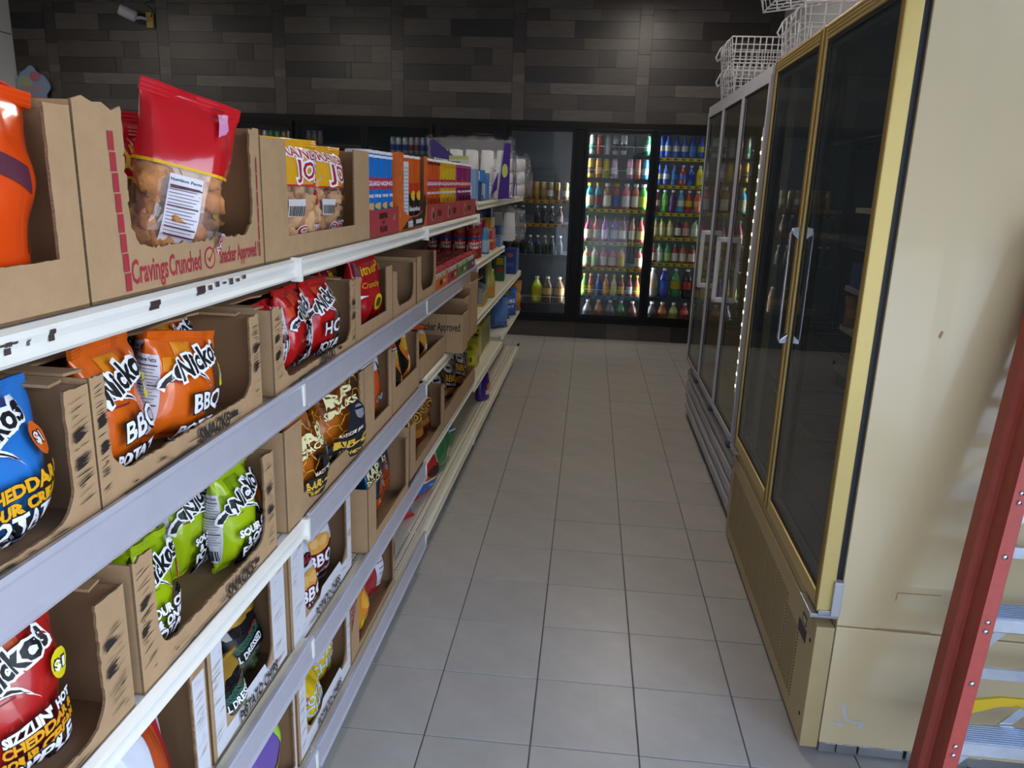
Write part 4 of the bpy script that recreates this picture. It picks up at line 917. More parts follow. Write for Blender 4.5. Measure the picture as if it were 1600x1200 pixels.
o = pork('red and clear pork rind bag with a nutrition panel in the torn carton', 4, .285, W=.165); B_(o, -.080, -.665, 1.380, -36); o.rotation_euler[0] = R(-13); o.rotation_euler[1] = R(2)
o = pork('red pork rind bag behind and left of the bag with the nutrition panel', 5, .25, False); B_(o, -.185, -.665, 1.380, -20)
o = pork('pork rind bag lettered hot and spicy, right of the bag with the nutrition panel', 6, .225, False); B_(o, -.135, -.530, 1.380, -8)
def joes(lb, seed, H=.235):
    return bag(lb, .20, H, .11, CLEAR, [('q', -.17, H * .575, .20, H * .59, '#c8202c'), tx('GRANDMA', .02, H * .86, .028, '#b01c30', out=CL, rot=-8, bold=.0006), tx('JOES', .045, H * .70, .052, '#b01c30', out=CL, rot=-6, bold=.001),
        ('p', [(.035, H * .53), (.06, H * .50), (.09, H * .55), (.10, H * .49), (.085, H * .46), (.098, H * .41), (.06, H * .43), (.035, H * .40), (.04, H * .47)], '#c8281c'), tx('0g Total Carbs', .062, H * .475, .013, '#f0c040'), ('q', -.045, H * .30, -.005, H * .46, '#d8d0cc'),
        tx('ORIGINAL', .05, H * .17, .026, '#c02030', out=CL, bold=.0006)] + [('q', -.042 + .004 * k, H * .31, -.040 + .004 * k, H * .40, '#3a3030') for k in range(9)],
        [(.58, 1.01, YEL)], YEL, seed, 'pork_rind_bag', group='yellow pork rind bags', fill=(PORKY, 44, .60, .026, 'pork_rinds'), toplean=.10)
o = joes('left yellow pork rind bag in the top shelf carton', 7); B_(o, -.080, -.150, 1.380, -14)
o = joes('right yellow pork rind bag in the top shelf carton', 8, .228); B_(o, -.080, .045, 1.380, -8)
o = joes('yellow pork rind bag mostly hidden at the back left of the yellow bag carton', 9, .248); B_(o, -.21, -.26, 1.380, 6)
# chip tubes standing in the trays
def tube_can(lb, col, top, items, grp):
    r_, h_ = .0375, .236
    o = B().lathe([(r_ - .002, 0), (r_, .004), (r_, h_ - .008)], 20).obj('chip_tube', foil('tube_' + col.lstrip('#'), col)); tag(o, lb, 'tube', grp)
    B().lathe([(r_ + .0008, 0), (r_ + .0008, .006)], 20).obj('base_rim', STEEL, o)
    B().lathe([(r_ + .001, h_ - .009), (r_ + .001, h_ - .001), (r_ - .003, h_), (0, h_ - .001)], 20).obj('lid', C('#dcdce0', .4), o)
    artwork(items, lambda x, z, f: ((r_ + f) * math.cos(x / r_), (r_ + f) * math.sin(x / r_), z), 'printed_artwork', o, fine=.008); return o
def tube_items(ban, low, word, lowc):
    return [('q', -.1177, .005, .1177, .07, low), ('p', [(-.036, .158), (.036, .164), (.031, .130), (-.031, .126)], '#b8344e'), tx('PRINGLES', 0, .1445, .0175, '#f2e6ea', bold=.0006), tx(word, .0, .110, .012, '#f2f2f2', bold=.0004), ('e', .018, .082, .022, .010, lowc), ('q', -.05, .216, .05, .223, ban), ('e', .01, .035, .02, .012, lowc)]
def tubes(y0, n, col, ban, low, word, lowc, cn, grp, dy=.077):
    p = None
    for k in range(n):
        o = p = tube_can('', col, ban, tube_items(ban, low, word, lowc), grp) if p is None else copy_tree(p)
        put(o, -.056 - .002 * k, y0 + dy * k, 1.377, R(-38 + 5 * k)); o['label'] = '%s chip tube, %s from the left in its red tray on the top shelf' % (cn, ORD[k])
tubes(.325, 4, '#1c79cf', '#e8eef4', '#1a66b8', 'SALT & VINEGAR', '#d8b070', 'blue', 'blue chip tubes')
tubes(1.062, 4, '#e0581a', '#3a1a14', '#2a2524', 'SCORCHIN', '#8a2a14', 'orange', 'orange chip tubes', .078)
tubes(1.392, 4, '#e2bc1a', '#e6a020', '#d8c41c', 'CHEESE', '#b87a30', 'yellow', 'yellow chip tubes', .086)
tubes(1.792, 4, '#8a2466', '#c04a90', '#5a1440', 'BBQ', '#3a0c28', 'purple', 'purple chip tubes', .092)
for k in range(4):
    dark = k > 1
    it = [('q', -.1, .006, .1, .11, '#2a211f'), ('e', .0, .13, .02, .018, '#c23a1c'), tx('minis', 0, .06, .022, CL, bold=.0006), ('e', .01, .105, .014, .017, '#e8b83a')] if dark else [('q', -.012, .04, .018, .215, '#d8dce2')] + [('q', -.010, .05 + .012 * q, .014, .052 + .012 * q, '#7a7f88') for q in range(13)] + [tx('minis', .045, .07, .022, CL, bold=.0006)]
    if k != 1 and not dark: it = [('q', -.1, .006, .1, .11, '#2a211f'), tx('CHEESE', 0, .12, .020, '#e8b83a', out='#2a211f', bold=.0006), tx('minis', 0, .06, .022, CL, bold=.0006)]
    o = tube_can('orange minis snack tube, %s from the left in the orange and black carton' % ORD[k], '#dd6420', '#dd6420', it, 'orange minis tubes'); put(o, -.058, .672 + .083 * k, 1.377, R(-30))
# second shelf
o = bag('blue cheddar chip bag at the left end of the second shelf', .17, .185, .09, BLU, nick('b', '#e8a020', '', [('CHEDDAR &', .022, '#e8a81c'), ('SOUR CREAM', .020, '#e8a81c'), ('POTATO', .027, CL), ('CHIPS', .030, CL)], .185, '#e0641c', -.030), seed=10, group='blue chip bags'); B_(o, -.080, -1.085, 1.108, 0)
o = bbq('orange barbecue bag partly behind the left post of its carton', 11, .200, .15, -.030); B_(o, -.072, -.862, 1.108, 4)
o = bbq('orange barbecue bag leaning forward at the front of its carton, nutrition panel showing', 12, .180, .165, -.012); B_(o, -.075, -.705, 1.112, -12); o.rotation_euler[1] = R(6); o.rotation_euler[0] = R(-10)
o = bbq('upright orange barbecue bag behind the leaning one', 13, .190, .13, .0); B_(o, -.215, -.66, 1.108, -6)
o = bbq('orange barbecue bag nearest the right wall of its carton', 14, .188, .14, -.02); B_(o, -.150, -.570, 1.108, -4)
hot = lambda lb, sd, H, sh: bag(lb, .148, H, .09, HOT, nick('r', '#d84a2a', '', [('HOT', .046, CL), ('POTATO', .027, CL), ('CHIPS', .030, CL)], H, sh=sh), seed=sd, group='red hot chip bags')
o = hot('right red hot chip bag in its carton, logo showing', 15, .186, -.026); B_(o, -.075, -.015, 1.108, -6)
o = hot('left red hot chip bag showing its nutrition panel', 16, .186, .0); B_(o, -.085, -.165, 1.108, 4)
o = hot('red hot chip bag half hidden at the back left of its carton', 17, .165, .0); B_(o, -.10, -.285, 1.108, 6)
def vit(lb, sd, H): return bag(lb, .175, H, .09, foil('deep_red', '#b3141c'), [tx("Vitner's", .02, H * .76, .040, '#e8b81e', bold=.0008, rot=6), ('q', -.05, H * .68, -.015, H * .84, '#6a1420'), tx('Crunchy', .02, H * .56, .024, '#e8b81e', shear=.3), ('p', [(-.04, H * .44), (-.04, H * .38), (.0, H * .43)], CL), ('e', .045, H * .32, .022, .024, '#e2bc20'), ('e', .045, H * .32, .012, .014, '#4a4a1c'), ('q', -.06, H * .08, -.03, H * .2, '#b8a8b4')], seed=sd, group='deep red bags', shift=-.025)
o = vit('deep red bag with a yellow sun spot rising out of the plain second shelf carton', 18, .225); B_(o, -.072, .372, 1.108, -10)
o = vit('deep red bag with yellow lettering behind the tall deep red bag', 19, .205); B_(o, -.18, .36, 1.108, 5)
# third shelf
o = bag("red ripple potato chip bag in the leftmost carton of the third shelf", .155, .215, .10, RIP, nick('r', '#c8541c', '', [("SIZZLIN' HOT", .017, CL), ('CHEDDAR &', .019, '#e8a01c'), ('SOUR CREAM', .018, '#e8a01c'), ('RIPPLE', .029, CL), ('POTATO', .027, CL), ('CHIPS', .030, CL)], .215, sh=-.032), seed=20, group='red ripple chip bags'); B_(o, -.092, -1.085, .793, -10)
def lime(lb, sd, H, sh, W=.165, D=.09): return bag(lb, W, H, D, LIME, nick('g', '#7f9a10', '', [('SOUR CREAM', .019, CL), ('& ONION', .020, CL), ('POTATO', .026, CL), ('CHIPS', .030, CL)], H, '#e0641c', sh), seed=sd, group='lime green chip bags')
o = lime('lime green bag nearest the right wall of its carton, nutrition panel showing', 21, .200, -.018, .13, .08); B_(o, -.072, -.512, .793, -4)
o = lime('lime green bag second from the right wall of its carton', 22, .205, -.008, .12, .075); B_(o, -.140, -.575, .793, -4)
o = lime('lime green bag in the middle of its carton showing the whole logo', 23, .195, -.02, .13, .075); B_(o, -.200, -.650, .793, -14)
o = lime('lime green bag low at the back left of its carton behind the leaning one', 24, .175, -.02, .12, .07); B_(o, -.262, -.765, .793, -14)
o = lime('lime green bag leaning by the left post of its carton with a folded top', 25, .185, -.03, .11, .06); B_(o, -.068, -.812, .793, 4); o.rotation_euler[0] = R(-6)
HEX = []
for a in range(7):
    for b_ in range(8):
        cx, cz = -.09 + a * .030, .015 + b_ * .0346 + (a % 2) * .0173
        for k in range(3):
            a0, a1 = R(60 * k), R(60 * k + 60); p0 = (cx + .019 * math.cos(a0), cz + .019 * math.sin(a0)); p1 = (cx + .019 * math.cos(a1), cz + .019 * math.sin(a1))
            nx, nz_ = (p0[1] - p1[1]) * .045, (p1[0] - p0[0]) * .045
            HEX.append(('p', [(p0[0] - nx, p0[1] - nz_), (p1[0] - nx, p1[1] - nz_), (p1[0] + nx, p1[1] + nz_), (p0[0] + nx, p0[1] + nz_)], '#e8a23a'))
def rap(lb, sd, H, m_, grp, hexes=True, dark='#20242c', words=('BAR-B-Q', 'WITH MY HONEY')):
    it = [h for h in HEX if h[1][0][1] < H * .93 and h[1][1][1] < H * .93] if hexes else []
    it += [tx('RAP', .006, H * .72, .040, '#efe0a8', out='#4a2a10', bold=.0016, ow=.04, rot=8), tx('SNACKS', .008, H * .615, .022, '#efe0a8', out='#4a2a10', bold=.0008, ow=.05, rot=8),
           ('p', [(.018, H * .36), (.062, H * .34), (.070, H * .45), (.060, H * .57), (.046, H * .62), (.030, H * .59), (.020, H * .48)], dark), ('e', .046, H * .52, .011, .016, '#8a8d94'), ('q', .036, H * .535, .057, H * .555, '#15161a'),
           ('p', [(-.055, H * .17), (.085, H * .14), (.085, H * .36), (-.01, H * .335)], dark), tx(words[0], .022, H * .275, .023, '#e8b83a', bold=.0008, rot=5), tx(words[1], .022, H * .195, .0145, '#e8b83a', bold=.0004, rot=4), tx('MASTER P' if hexes else '', .022, H * .375, .0105, '#e8dcc0', bold=.0002, rot=5), ('e', -.040, H * .82, .013, .014, '#e8b020'), tx('1.99', -.040, H * .82, .009, '#4a2a10')]
    return bag(lb, .17, H, .09, m_, it, seed=sd, group=grp, shift=-.034)
RAPO = foil('honey_orange', '#c2691c', .28)
o = rap('right orange honeycomb print bag in the plain third shelf carton', 26, .262, RAPO, 'orange honeycomb bags'); B_(o, -.075, .068, .793, -14)
o = rap('left orange honeycomb print bag in the plain third shelf carton', 27, .215, RAPO, 'orange honeycomb bags'); B_(o, -.070, -.185, .793, 4)
o = bag('white topped orange bag in a carton on the third shelf', .16, .235, .085, foil('orange_b', '#d4541a'), [('q', -.02, .2, .08, .215, '#e0b81e'), ('e', .03, .17, .016, .02, '#1f1a18'), ('e', .045, .155, .012, .012, '#d8c020'), tx('CHIPS', .03, .08, .03, CL, out='#17171c')], [(.72, 1.01, foil('white_top', '#dfe2ea'))], seed=28); B_(o, -.072, .398, .793, -6)
def waff(lb, sd, H): return bag(lb, .13, H, .08, foil('black_pack', '#17130f'), [('p', [(-.02, .0 + H * .1), (.10, H * .1), (.10, H * .90), (.06, H * .92), (.0, H * .70), (.035, H * .45)], '#d8741c'), ('e', .045, H * .72, .03, .028, '#e0a83a'), ('e', .05, H * .36, .026, .03, '#e0a04a'), ('e', .055, H * .50, .018, .012, CL), ('q', .02, H * .80, .07, H * .87, CL), tx('Waffle', .045, H * .835, .016, '#8a1a1a'), ('q', -.04, H * .2, -.02, H * .65, '#4a4a48'), ('p', [(.0, H * .1), (.1, H * .1), (.1, H * .25), (.04, H * .2)], '#b02a1c')], [(.9, 1.01, foil('neon_orange', '#f0501a'))], seed=sd, group='black and orange chip bags', shift=-.03)
o = waff('taller black and orange bag at the right of its third shelf carton', 29, .25); B_(o, -.072, .785, .793, -6)
o = waff('shorter black and orange bag behind the left post of its third shelf carton', 30, .215); B_(o, -.066, .650, .793, 0)
o = waff('black and orange bag lying in the low third shelf tray', 31, .165); B_(o, -.09, 1.10, .813, -16); o.rotation_euler[0] = R(-10)
# fourth shelf
o = bag('white bag with an orange stripe at the left end of the fourth shelf', .165, .215, .09, foil('white_pack', '#d3d6de'), [('q', .0, .01, .03, .205, '#b5481c'), ('e', -.02, .05, .015, .02, '#2a2a2c'), ('q', .03, .01, .042, .2, '#a02028')], seed=32); B_(o, -.08, -.880, .486, 4)
def OBS(H):
    k = H / .225
    return [('q', -.12, .088 * k, .12, .158 * k, '#15171a'), tx('MISSION', .052, .150 * k, .012, '#d02c34', rot=10), tx('OBSESSION', .025, .133 * k, .021, '#15171a', out='#5aa888', ow=.03, rot=10), tx('ALL DRESSED', .022, .104 * k, .022, CL, bold=.0008, rot=10, sx=.72)]
GREENC = mat('green_chips', '#5d6a36', 0.6, nz=40, amt=.45)
def obs(lb, sd, H, W=.15): return bag(lb, W, H, .085, CLEAR, OBS(H), [(.42, .80, foil('black_film', '#17191c', .15)), (.80, 1.01, foil('gold_top', '#c99a3c', .25, .4))], seed=sd, group='black and gold topped chip bags', shift=-.03, fill=(GREENC, 60, .46, .016, 'chips'))
o = obs('black bag with a gold top standing at the right of its white printed carton', 33, .175); B_(o, -.105, -.468, .486, -10)
o = obs('black dressed chip bag leaning by the left post of the white printed carton', 34, .13, .12); B_(o, -.068, -.605, .486, 2)
def wbb(lb, sd, H): return bag(lb, .145, H, .085, foil('white_pack', '#d3d6de'), [('p', [(-.02, H * .70), (.0, H * .78), (.03, H * .80), (.05, H * .72), (.02, H * .66)], '#1c1a1c'), tx('Rap', .015, H * .75, .034, '#b02030', out='#1c1a1c'), tx('Winner', .07, H * .74, .011, '#5a5a66'), ('e', .015, H * .50, .048, .024, '#d89a48'), ('e', .0, H * .52, .016, .012, '#e2b068'), ('e', .03, H * .51, .016, .012, '#e2b068'), tx('BBQ', .02, H * .33, .046, CL, out='#5a1420', bold=.0012), tx('FLAVORED', .03, H * .20, .020, CL, bold=.0006)] + nutri(-.13, -.07, H * .12, H * .7, '#dfe1e8', '#6a6a74', False), [(.0, .45, foil('bbq_brown', '#7d1c22')), (.93, 1.01, foil('bbq_top', '#9a4a52'))], seed=sd, group='white barbecue chip bags', shift=-.028)
o = wbb('white barbecue bag standing at the right of its white printed carton', 35, .272); B_(o, -.098, -.040, .470, -12)
o = wbb('white barbecue bag by the left post of its white printed carton', 36, .215); B_(o, -.078, -.185, .470, 4)
RB = foil('metal_blue', '#1e5d86', .16, .75)
o = rap('left metallic blue bag in the plain fourth shelf carton', 37, .235, RB, 'metallic blue bags', False, '#a0401c', ('A', '')); B_(o, -.072, .425, .466, -4)
o = rap('right metallic blue bag in the plain fourth shelf carton', 38, .235, RB, 'metallic blue bags', False, '#a0401c', ('A', '')); B_(o, -.100, .560, .466, -8); o.rotation_euler[0] = R(-4)
GM = foil('metal_gold', '#c08a34', .16, .75)
def og(lb, sd, H): return bag(lb, .155, H, .085, GM, [('e', -.035, H * .82, .014, .015, '#e2c020'), tx('RAP', .02, H * .84, .024, '#8a2a14'), tx('OG', .02, H * .62, .052, '#5a1814', out='#d8a84a', bold=.0012), ('q', -.06, .01, .09, H * .26, '#5a1c18'), ('p', [(-.03, H * .4), (.03, H * .44), (.05, H * .3), (-.02, H * .28)], '#a8641c')], seed=sd, group='metallic gold bags', shift=-.03)
o = og('left metallic gold bag in the fourth shelf carton', 39, .235); B_(o, -.072, 1.0, .493, -2)
o = og('right metallic gold bag in the fourth shelf carton', 40, .235); B_(o, -.072, 1.155, .493, -8)
BRN = foil('brown_pack', '#3a2018', .18)
def brn(lb, sd, H): return bag(lb, .18, H, .09, BRN, [('e', .0, H * .76, .028, .024, '#b8b2b0'), ('q', -.016, H * .73, .016, H * .79, '#2a1a14'), tx('BBQ', .015, H * .50, .046, '#d89a2c', out='#2a120a', bold=.001), tx('CORN CHIPS', .015, H * .36, .016, CL), ('e', .03, H * .2, .035, .02, '#a86a2c')], seed=sd, group='dark brown snack bags', shift=-.025)
o = brn('dark brown bag at the near end of the long low tray', 41, .205); B_(o, -.095, 1.56, .493, -16)
o = brn('dark brown bag in the middle of the long low tray', 42, .20); B_(o, -.10, 1.78, .493, -18); o.rotation_euler[0] = R(-14)
o = brn('dark brown bag lying at the far end of the long low tray', 43, .19); B_(o, -.09, 2.0, .500, -22); o.rotation_euler[0] = R(-20)
# bottom deck
o = bag('purple and lime green chip bag in the white printed bottom deck carton', .145, .225, .085, foil('purple_pack', '#6a4f9e'), [('p', [(-.15, .01), (-.06, .01), (-.075, .12), (-.09, .225), (-.15, .225)], '#8fb83a'), ('p', [(.06, .04), (.11, .03), (.12, .2), (.08, .22), (.045, .2), (.07, .12)], '#9cc63c'), ('e', .085, .08, .02, .04, '#c07a3a'), ('e', -.03, .19, .015, .012, '#a83a34')], [(.86, 1.01, foil('lime_top', '#8fb83a'))], seed=44, shift=-.045); B_(o, -.080, -.450, .173, -4)
def yel(lb, sd, H, W=.15): return bag(lb, W, H, .09, foil('yellow_pack', '#dcb41a'), [('e', -.03, H * .62, .02, .016, '#a86a24'), tx('POTATO', .03, H * .62, .034, '#bcd4e4', bold=.0010, rot=8), tx('CHIPS', .03, H * .40, .042, '#bcd4e4', bold=.0012, rot=8), ('q', -.02, H * .08, .08, H * .16, '#c89a18')], seed=sd, group='yellow chip bags', shift=-.028)
o = yel('right yellow potato chip bag in the bottom deck carton', 45, .175); B_(o, -.100, -.045, .173, -12)
o = yel('left yellow potato chip bag in the bottom deck carton', 46, .145, .12); B_(o, -.068, -.195, .173, 2)
o = bag('orange snack bag behind the red triangle label on the bottom deck', .15, .165, .08, foil('cheese_orange', '#e08a1a'), [('q', -.02, .02, .05, .05, '#d8c020'), ('e', .02, .1, .03, .03, '#e8a838')], seed=47); B_(o, -.070, .225, .173, -4)
o = bag('red snack bag with a white label strip on the bottom deck', .20, .275, .11, mat('red_snacks_film', '#a01c22', .2, nz=38, amt=.4, coat=.5), [('p', [(.0, .06), (.028, .055), (.03, .15), (.045, .2), (.02, .2), (-.012, .155)], '#d8d4e4'), ('q', .004, .1, .024, .104, '#4a4a58'), ('q', .004, .12, .024, .124, '#4a4a58'), ('q', -.005, .14, .024, .143, '#4a4a58'), tx('AZTECA', .03, .225, .024, CL, rot=-60), tx('HOT', .015, .07, .012, '#2a2a38')], seed=48); B_(o, -.090, .40, .173, -10)
def pet(lb, sd, col, it, H, W=.21, D=.10, grp='pet food bags'): return bag(lb, W, H, D, foil('pet_' + col.lstrip('#'), col), it, seed=sd, name='pet_food_bag', group=grp)
PIT = [('q', -.16, .03, .16, .075, '#2a6ab8'), ('q', -.16, .078, .16, .088, '#d8d0b0'), tx('Meaty Classic', .04, .055, .022, CL), ('e', .02, .115, .06, .024, '#4a241c'), tx('Y', .045, .205, .05, '#18140f', out=CL), tx('IN', .045, .165, .045, '#18140f', out=CL), ('q', .065, .075, .098, .12, '#d8ccb0')]
o = pet('red bag with a blue band lying on the bottom deck past the section joint', 49, '#c42a22', PIT, .235); B_(o, -.135, 1.0, .170, -30); o.rotation_euler[1] = R(-24)
o = pet('upright red bag with a blue band beside the lying red bag on the bottom deck', 50, '#c42a22', PIT, .255); B_(o, -.095, 1.33, .170, -14)
GIT = [('e', .03, .09, .03, .03, '#c8a070'), ('q', -.14, .12, .14, .19, '#3f7a4a'), ('q', -.1, .2, -.03, .24, '#d8c83a'), ('e', .05, .2, .03, .03, '#8fa8c0')]
o = pet('dark green bag standing beside the red bag on the bottom deck', 51, '#1f7a3a', GIT, .285); B_(o, -.095, 1.64, .170, -14)
o = pet('blue and green bag behind the dark green bag on the bottom deck', 52, '#2f6a86', [('q', -.14, .02, .14, .12, '#4a8a4a'), ('q', -.05, .13, .06, .14, CL)], .30); B_(o, -.11, 1.86, .170, -12)

# ------------------------------------------------------------------ goods on the far shelf sections
# candy trays with small packets
TCOL = [('orange', '#b8722a'), ('red', '#a83a34'), ('green', '#4f8a44'), ('purple', '#6a3a62')]
pk = None
for k, (cn, hx) in enumerate(TCOL):
    y0, y1 = 1.182 + .25 * k, 1.182 + .25 * k + .246
    carton('small %s candy tray on the second shelf' % cn, y0, y1, 1.102, .062, y0 + .001, y1 - .001, 1.150, 'rect', m=mat('tray_' + cn, hx, .55), depth=.34, rear_h=.062, seed=60 + k, name='candy_tray', cat='tray', group='candy trays on the second shelf', text=[('e', .10, .028, .03, .012, '#3a2420'), ('q', .15, .02, .2, .034, '#d8b08a')])
    for a in range(3):
        for b_ in range(5):
            if pk is None:
                pk = o = B().box(-.017, .017, -.026, .026, 0, .062).obj('candy_packet', C('#c9c6b4'), None, 0.003)
                B().box(-.0165, .0165, -.0255, .0255, .062, .078).obj('lid', C('#b3424a'), o, 0.003)
                B().box(.0165, .0176, -.022, .022, .036, .058).obj('label_strip', C('#8fae7c'), o)
            else: o = copy_tree(pk)
            put(o, -.030 - .060 * b_, y0 + .045 + .078 * a, 1.107)
            tag(o, 'red topped candy packet, row %s, %s from left in the %s tray' % (ORD[b_], ORD[a], cn), 'candy', 'packets in the %s candy tray' % cn)
# red food cans, two tiers
cn_ = None
for t_ in range(2):
    for a in range(4):
        for b_ in range(2):
            if cn_ is None:
                r_, h_ = .036, .126
                cn_ = o = B().lathe([(0, 0), (r_ - .002, 0), (r_, .004), (r_, h_ - .004), (r_ - .002, h_), (0, h_ - .002)], 18).obj('food_can', foil('can_red', '#a81f24'))
                B().lathe([(r_ + .0006, h_ - .022), (r_ + .0006, h_ - .006)], 18).obj('blue_band', C('#26408f'), o)
                artwork([tx('GRAVY', 0, .082, .021, CL, bold=.0006), tx('TRAIN', 0, .062, .021, CL, bold=.0006), ('e', .0, .028, .024, .016, '#8a5236'), ('q', -.055, .03, -.035, .075, '#c8c8cc')], lambda x, z, f: ((r_ + f) * math.cos(x / r_), (r_ + f) * math.sin(x / r_), z), 'printed_artwork', o, fine=.01)
            else: o = copy_tree(cn_)
            put(o, -.060 - .077 * a, 2.42 + .08 * b_, 1.121 + .1265 * t_, R(-75))
            tag(o, 'red dog food can, %s tier, %s from the aisle in the %s row' % (('lower', 'upper')[t_], ORD[a], ('near', 'far')[b_]), 'can', 'red food cans on the second shelf')
def pack(label, x, y, z, sx, sy, sz, col, items=(), cat='box', name='grocery_box', rz=0.0, face='y', group=None, bev=.002, side=()):
    """printed carton: items are printed on the end that looks to the shop front, side on the aisle side; flap seam on top"""
    o = B().box(-sx, 0, 0, sy, 0, sz).obj(name, foil('box_' + col.lstrip('#'), col, .4), None, bev); tag(o, label, cat, group); put(o, x, y, z, R(rz))
    B().box(-sx + .004, -.004, sy / 2 - .0012, sy / 2 + .0012, sz, sz + .0006).obj('flap_seam', C('#5a5240'), o)
    if items: artwork(items, lambda u, v, f: (-sx + u, -f, v), 'printed_end', o, fine=.5, off0=.0004)
    if side: artwork(side, lambda u, v, f: (f, u, v), 'printed_side', o, fine=.5, off0=.0004)
    return o
def bottle(label, x, y, z, prof, n, liq, cap, capz, lab=None, flat=1.0, name='bottle', capmat=None, labz=None, rz=0.0, items=()):
    o = B().lathe(prof, n).obj(name, liq); tag(o, label, 'bottle'); put(o, x, y, z, R(rz))
    r, z0, z1 = capz; B().lathe([(r, z0), (r, z1 - .003), (r * .9, z1), (0, z1)], 14).obj('cap', cap, o)
    if lab: rr, a, b_ = labz; B().lathe([(rr, a), (rr, b_)], n, a0=-1.9, a1=1.5).obj('label_wrap', lab, o)
    if flat != 1.0:
        for q in [o] + list(o.children): q.data.transform(Matrix.Diagonal((flat, 1, 1, 1)))
    return o
# top shelf, far section
pack('pale blue bandage box on the far top shelf nearest the chip tubes', -.03, 2.26, 1.432, .16, .10, .165, '#7fa6d4', [('q', .02, .02, .14, .08, '#d4dae4'), ('e', .1, .13, .02, .016, '#dfe8f2')])
pack('white and blue carton standing under the bright blue box on the far top shelf', -.025, 2.45, 1.432, .10, .08, .10, '#24407f', [('q', .02, .03, .08, .095, '#d4cfd6'), ('e', .05, .06, .02, .02, '#b08a86')], side=[('q', .01, .03, .07, .095, '#b9b6bc')])
pack('bright blue box with a white code panel lying on the white and blue carton', -.02, 2.44, 1.533, .13, .10, .062, '#1f7ac8', [('q', .075, .012, .115, .055, '#d8dee6'), ('q', .08, .018, .11, .048, '#5a6470'), ('e', .045, .035, .010, .010, '#bcd4ea')])
pack('second bright blue box farther along the far top shelf', -.02, 2.62, 1.432, .09, .10, .15, '#2a80c8', [('q', .01, .01, .08, .09, '#c4c0c8'), ('q', .01, .1, .08, .145, '#1f6ab4')])
CUPM = mat('foam_cup', '#e6e6ea', 0.6)
def cup_stack(parent, x, y, z, h, n=9, r=.042, axis='z'):
    b = B()
    pr = [(0, 0), (r * .74, 0)]
    for k in range(n): z0 = h * (.45 + .55 * k / n); pr += [(r * (.86 + .10 * k / n), z0), (r * (.91 + .10 * k / n), z0 + .003), (r * (.91 + .10 * k / n), z0 + .010), (r * (.86 + .10 * k / n), z0 + .012)]
    pr += [(r, h), (0, h)]
    pr = [(a, h - zz) for a, zz in pr][::-1]
    c = b.lathe(pr, 18).obj('cup_stack', CUPM, parent); c.location = (x, y, z); return c
def wrap(parent, x0, x1, y0, y1, z1, sd, m=None):
    b = B(); nx, ny, nz_ = 10, 8, 9; vs = []; fs = []
    def P(x, y, z):
        n_ = noise.noise_vector(Vector((x * 13 + sd, y * 13, z * 13))) * .016 + noise.noise_vector(Vector((x * 40, y * 40 + sd, z * 40))) * .005
        return (x + n_.x, y + n_.y, max(.001, z + n_.z * (1 if z > .02 else 0)))
    def sheet(f, nu, nv):
        k = len(vs)
        for i in range(nu + 1):
            for j in range(nv + 1): vs.append(P(*f(i / nu, j / nv)))
        for i in range(nu):
            for j in range(nv): q = k + i * (nv + 1) + j; fs.append((q, q + 1, q + nv + 2, q + nv + 1))
    L = lambda a, b_, t: a + (b_ - a) * t
    sheet(lambda u, v: (L(x0, x1, u), y0 - .012 * math.sin(PI * v), L(.002, z1, v)), 14, 12); sheet(lambda u, v: (L(x0, x1, u), y1, L(.002, z1, v)), 14, 12)
    sheet(lambda u, v: (x0, L(y0, y1, u), L(.002, z1, v)), 10, 12); sheet(lambda u, v: (x1 + .012 * math.sin(PI * v), L(y0, y1, u), L(.002, z1, v)), 10, 12)
    sheet(lambda u, v: (L(x0, x1, u), L(y0, y1, v), z1 + .03 * math.sin(PI * u) * math.sin(PI * v)), 14, 10)
    o = B().add(vs, fs, 0, True).obj('plastic_wrap', m or MILKY, parent)
    for i in range(5):
        a = B(); px = L(x0, x1, i / 4); a.add([(px - .03, y0 + .02, z1 - .01), (px + .03, y0 + .02, z1 - .01), (px + .02 + .02 * math.sin(i), y0 - .01, z1 + .028), (px - .015, y0, z1 + .022)], [(0, 1, 2), (0, 2, 3)], 0, True)
        a.obj('wrap_ear', m or MILKY, parent)
    return o
cp = empty('cup_pack', gloc(-.17, 3.02, 1.432), GA, 'large clear wrapped pack of white foam cups with purple print on the far top shelf', 'cup pack')
for k in range(5):
    for q in range(2): cup_stack(cp, -.215 + .098 * k, .05 + .10 * q, .004, .285)
wrap(cp, -.27, .235, -.005, .26, .345, 3.0)
artwork([('p', [(-.26, .33), (-.24, .345), (-.10, .24), (-.12, .22), (-.25, .24)], '#4a3c86'), ('q', -.14, .14, -.02, .25, '#cfd4c4'), ('q', -.14, .228, -.02, .25, '#b4bf7a')] + [('q', -.13, .15 + .012 * k, -.03 - .02 * (k % 3), .156 + .012 * k, '#5a625a') for k in range(6)], lambda x, z, f: (x, -.024 - f, z), 'printed_wrap', cp, fine=.04)
artwork([('p', [(.165, .0), (.235, .005), (.235, .33), (.20, .33), (.185, .20)], '#43217c'), ('p', [(.12, .01), (.16, .06), (.165, .16), (.14, .10)], '#43217c'), ('e', .205, .17, .018, .04, '#b9c46a')], lambda x, z, f: (x, -.024 - f, z), 'printed_wrap', cp, fine=.04)
artwork([('p', [(.0, .02), (.10, .0), (.15, .15), (.10, .30), (.05, .30), (.03, .17)], '#3f1f78'), ('e', .075, .18, .03, .05, '#b9c46a'), ('p', [(.17, .02), (.25, .02), (.20, .19)], '#4a2480')], lambda y, z, f: (.252 + f, y, z), 'printed_side', cp, fine=.04)
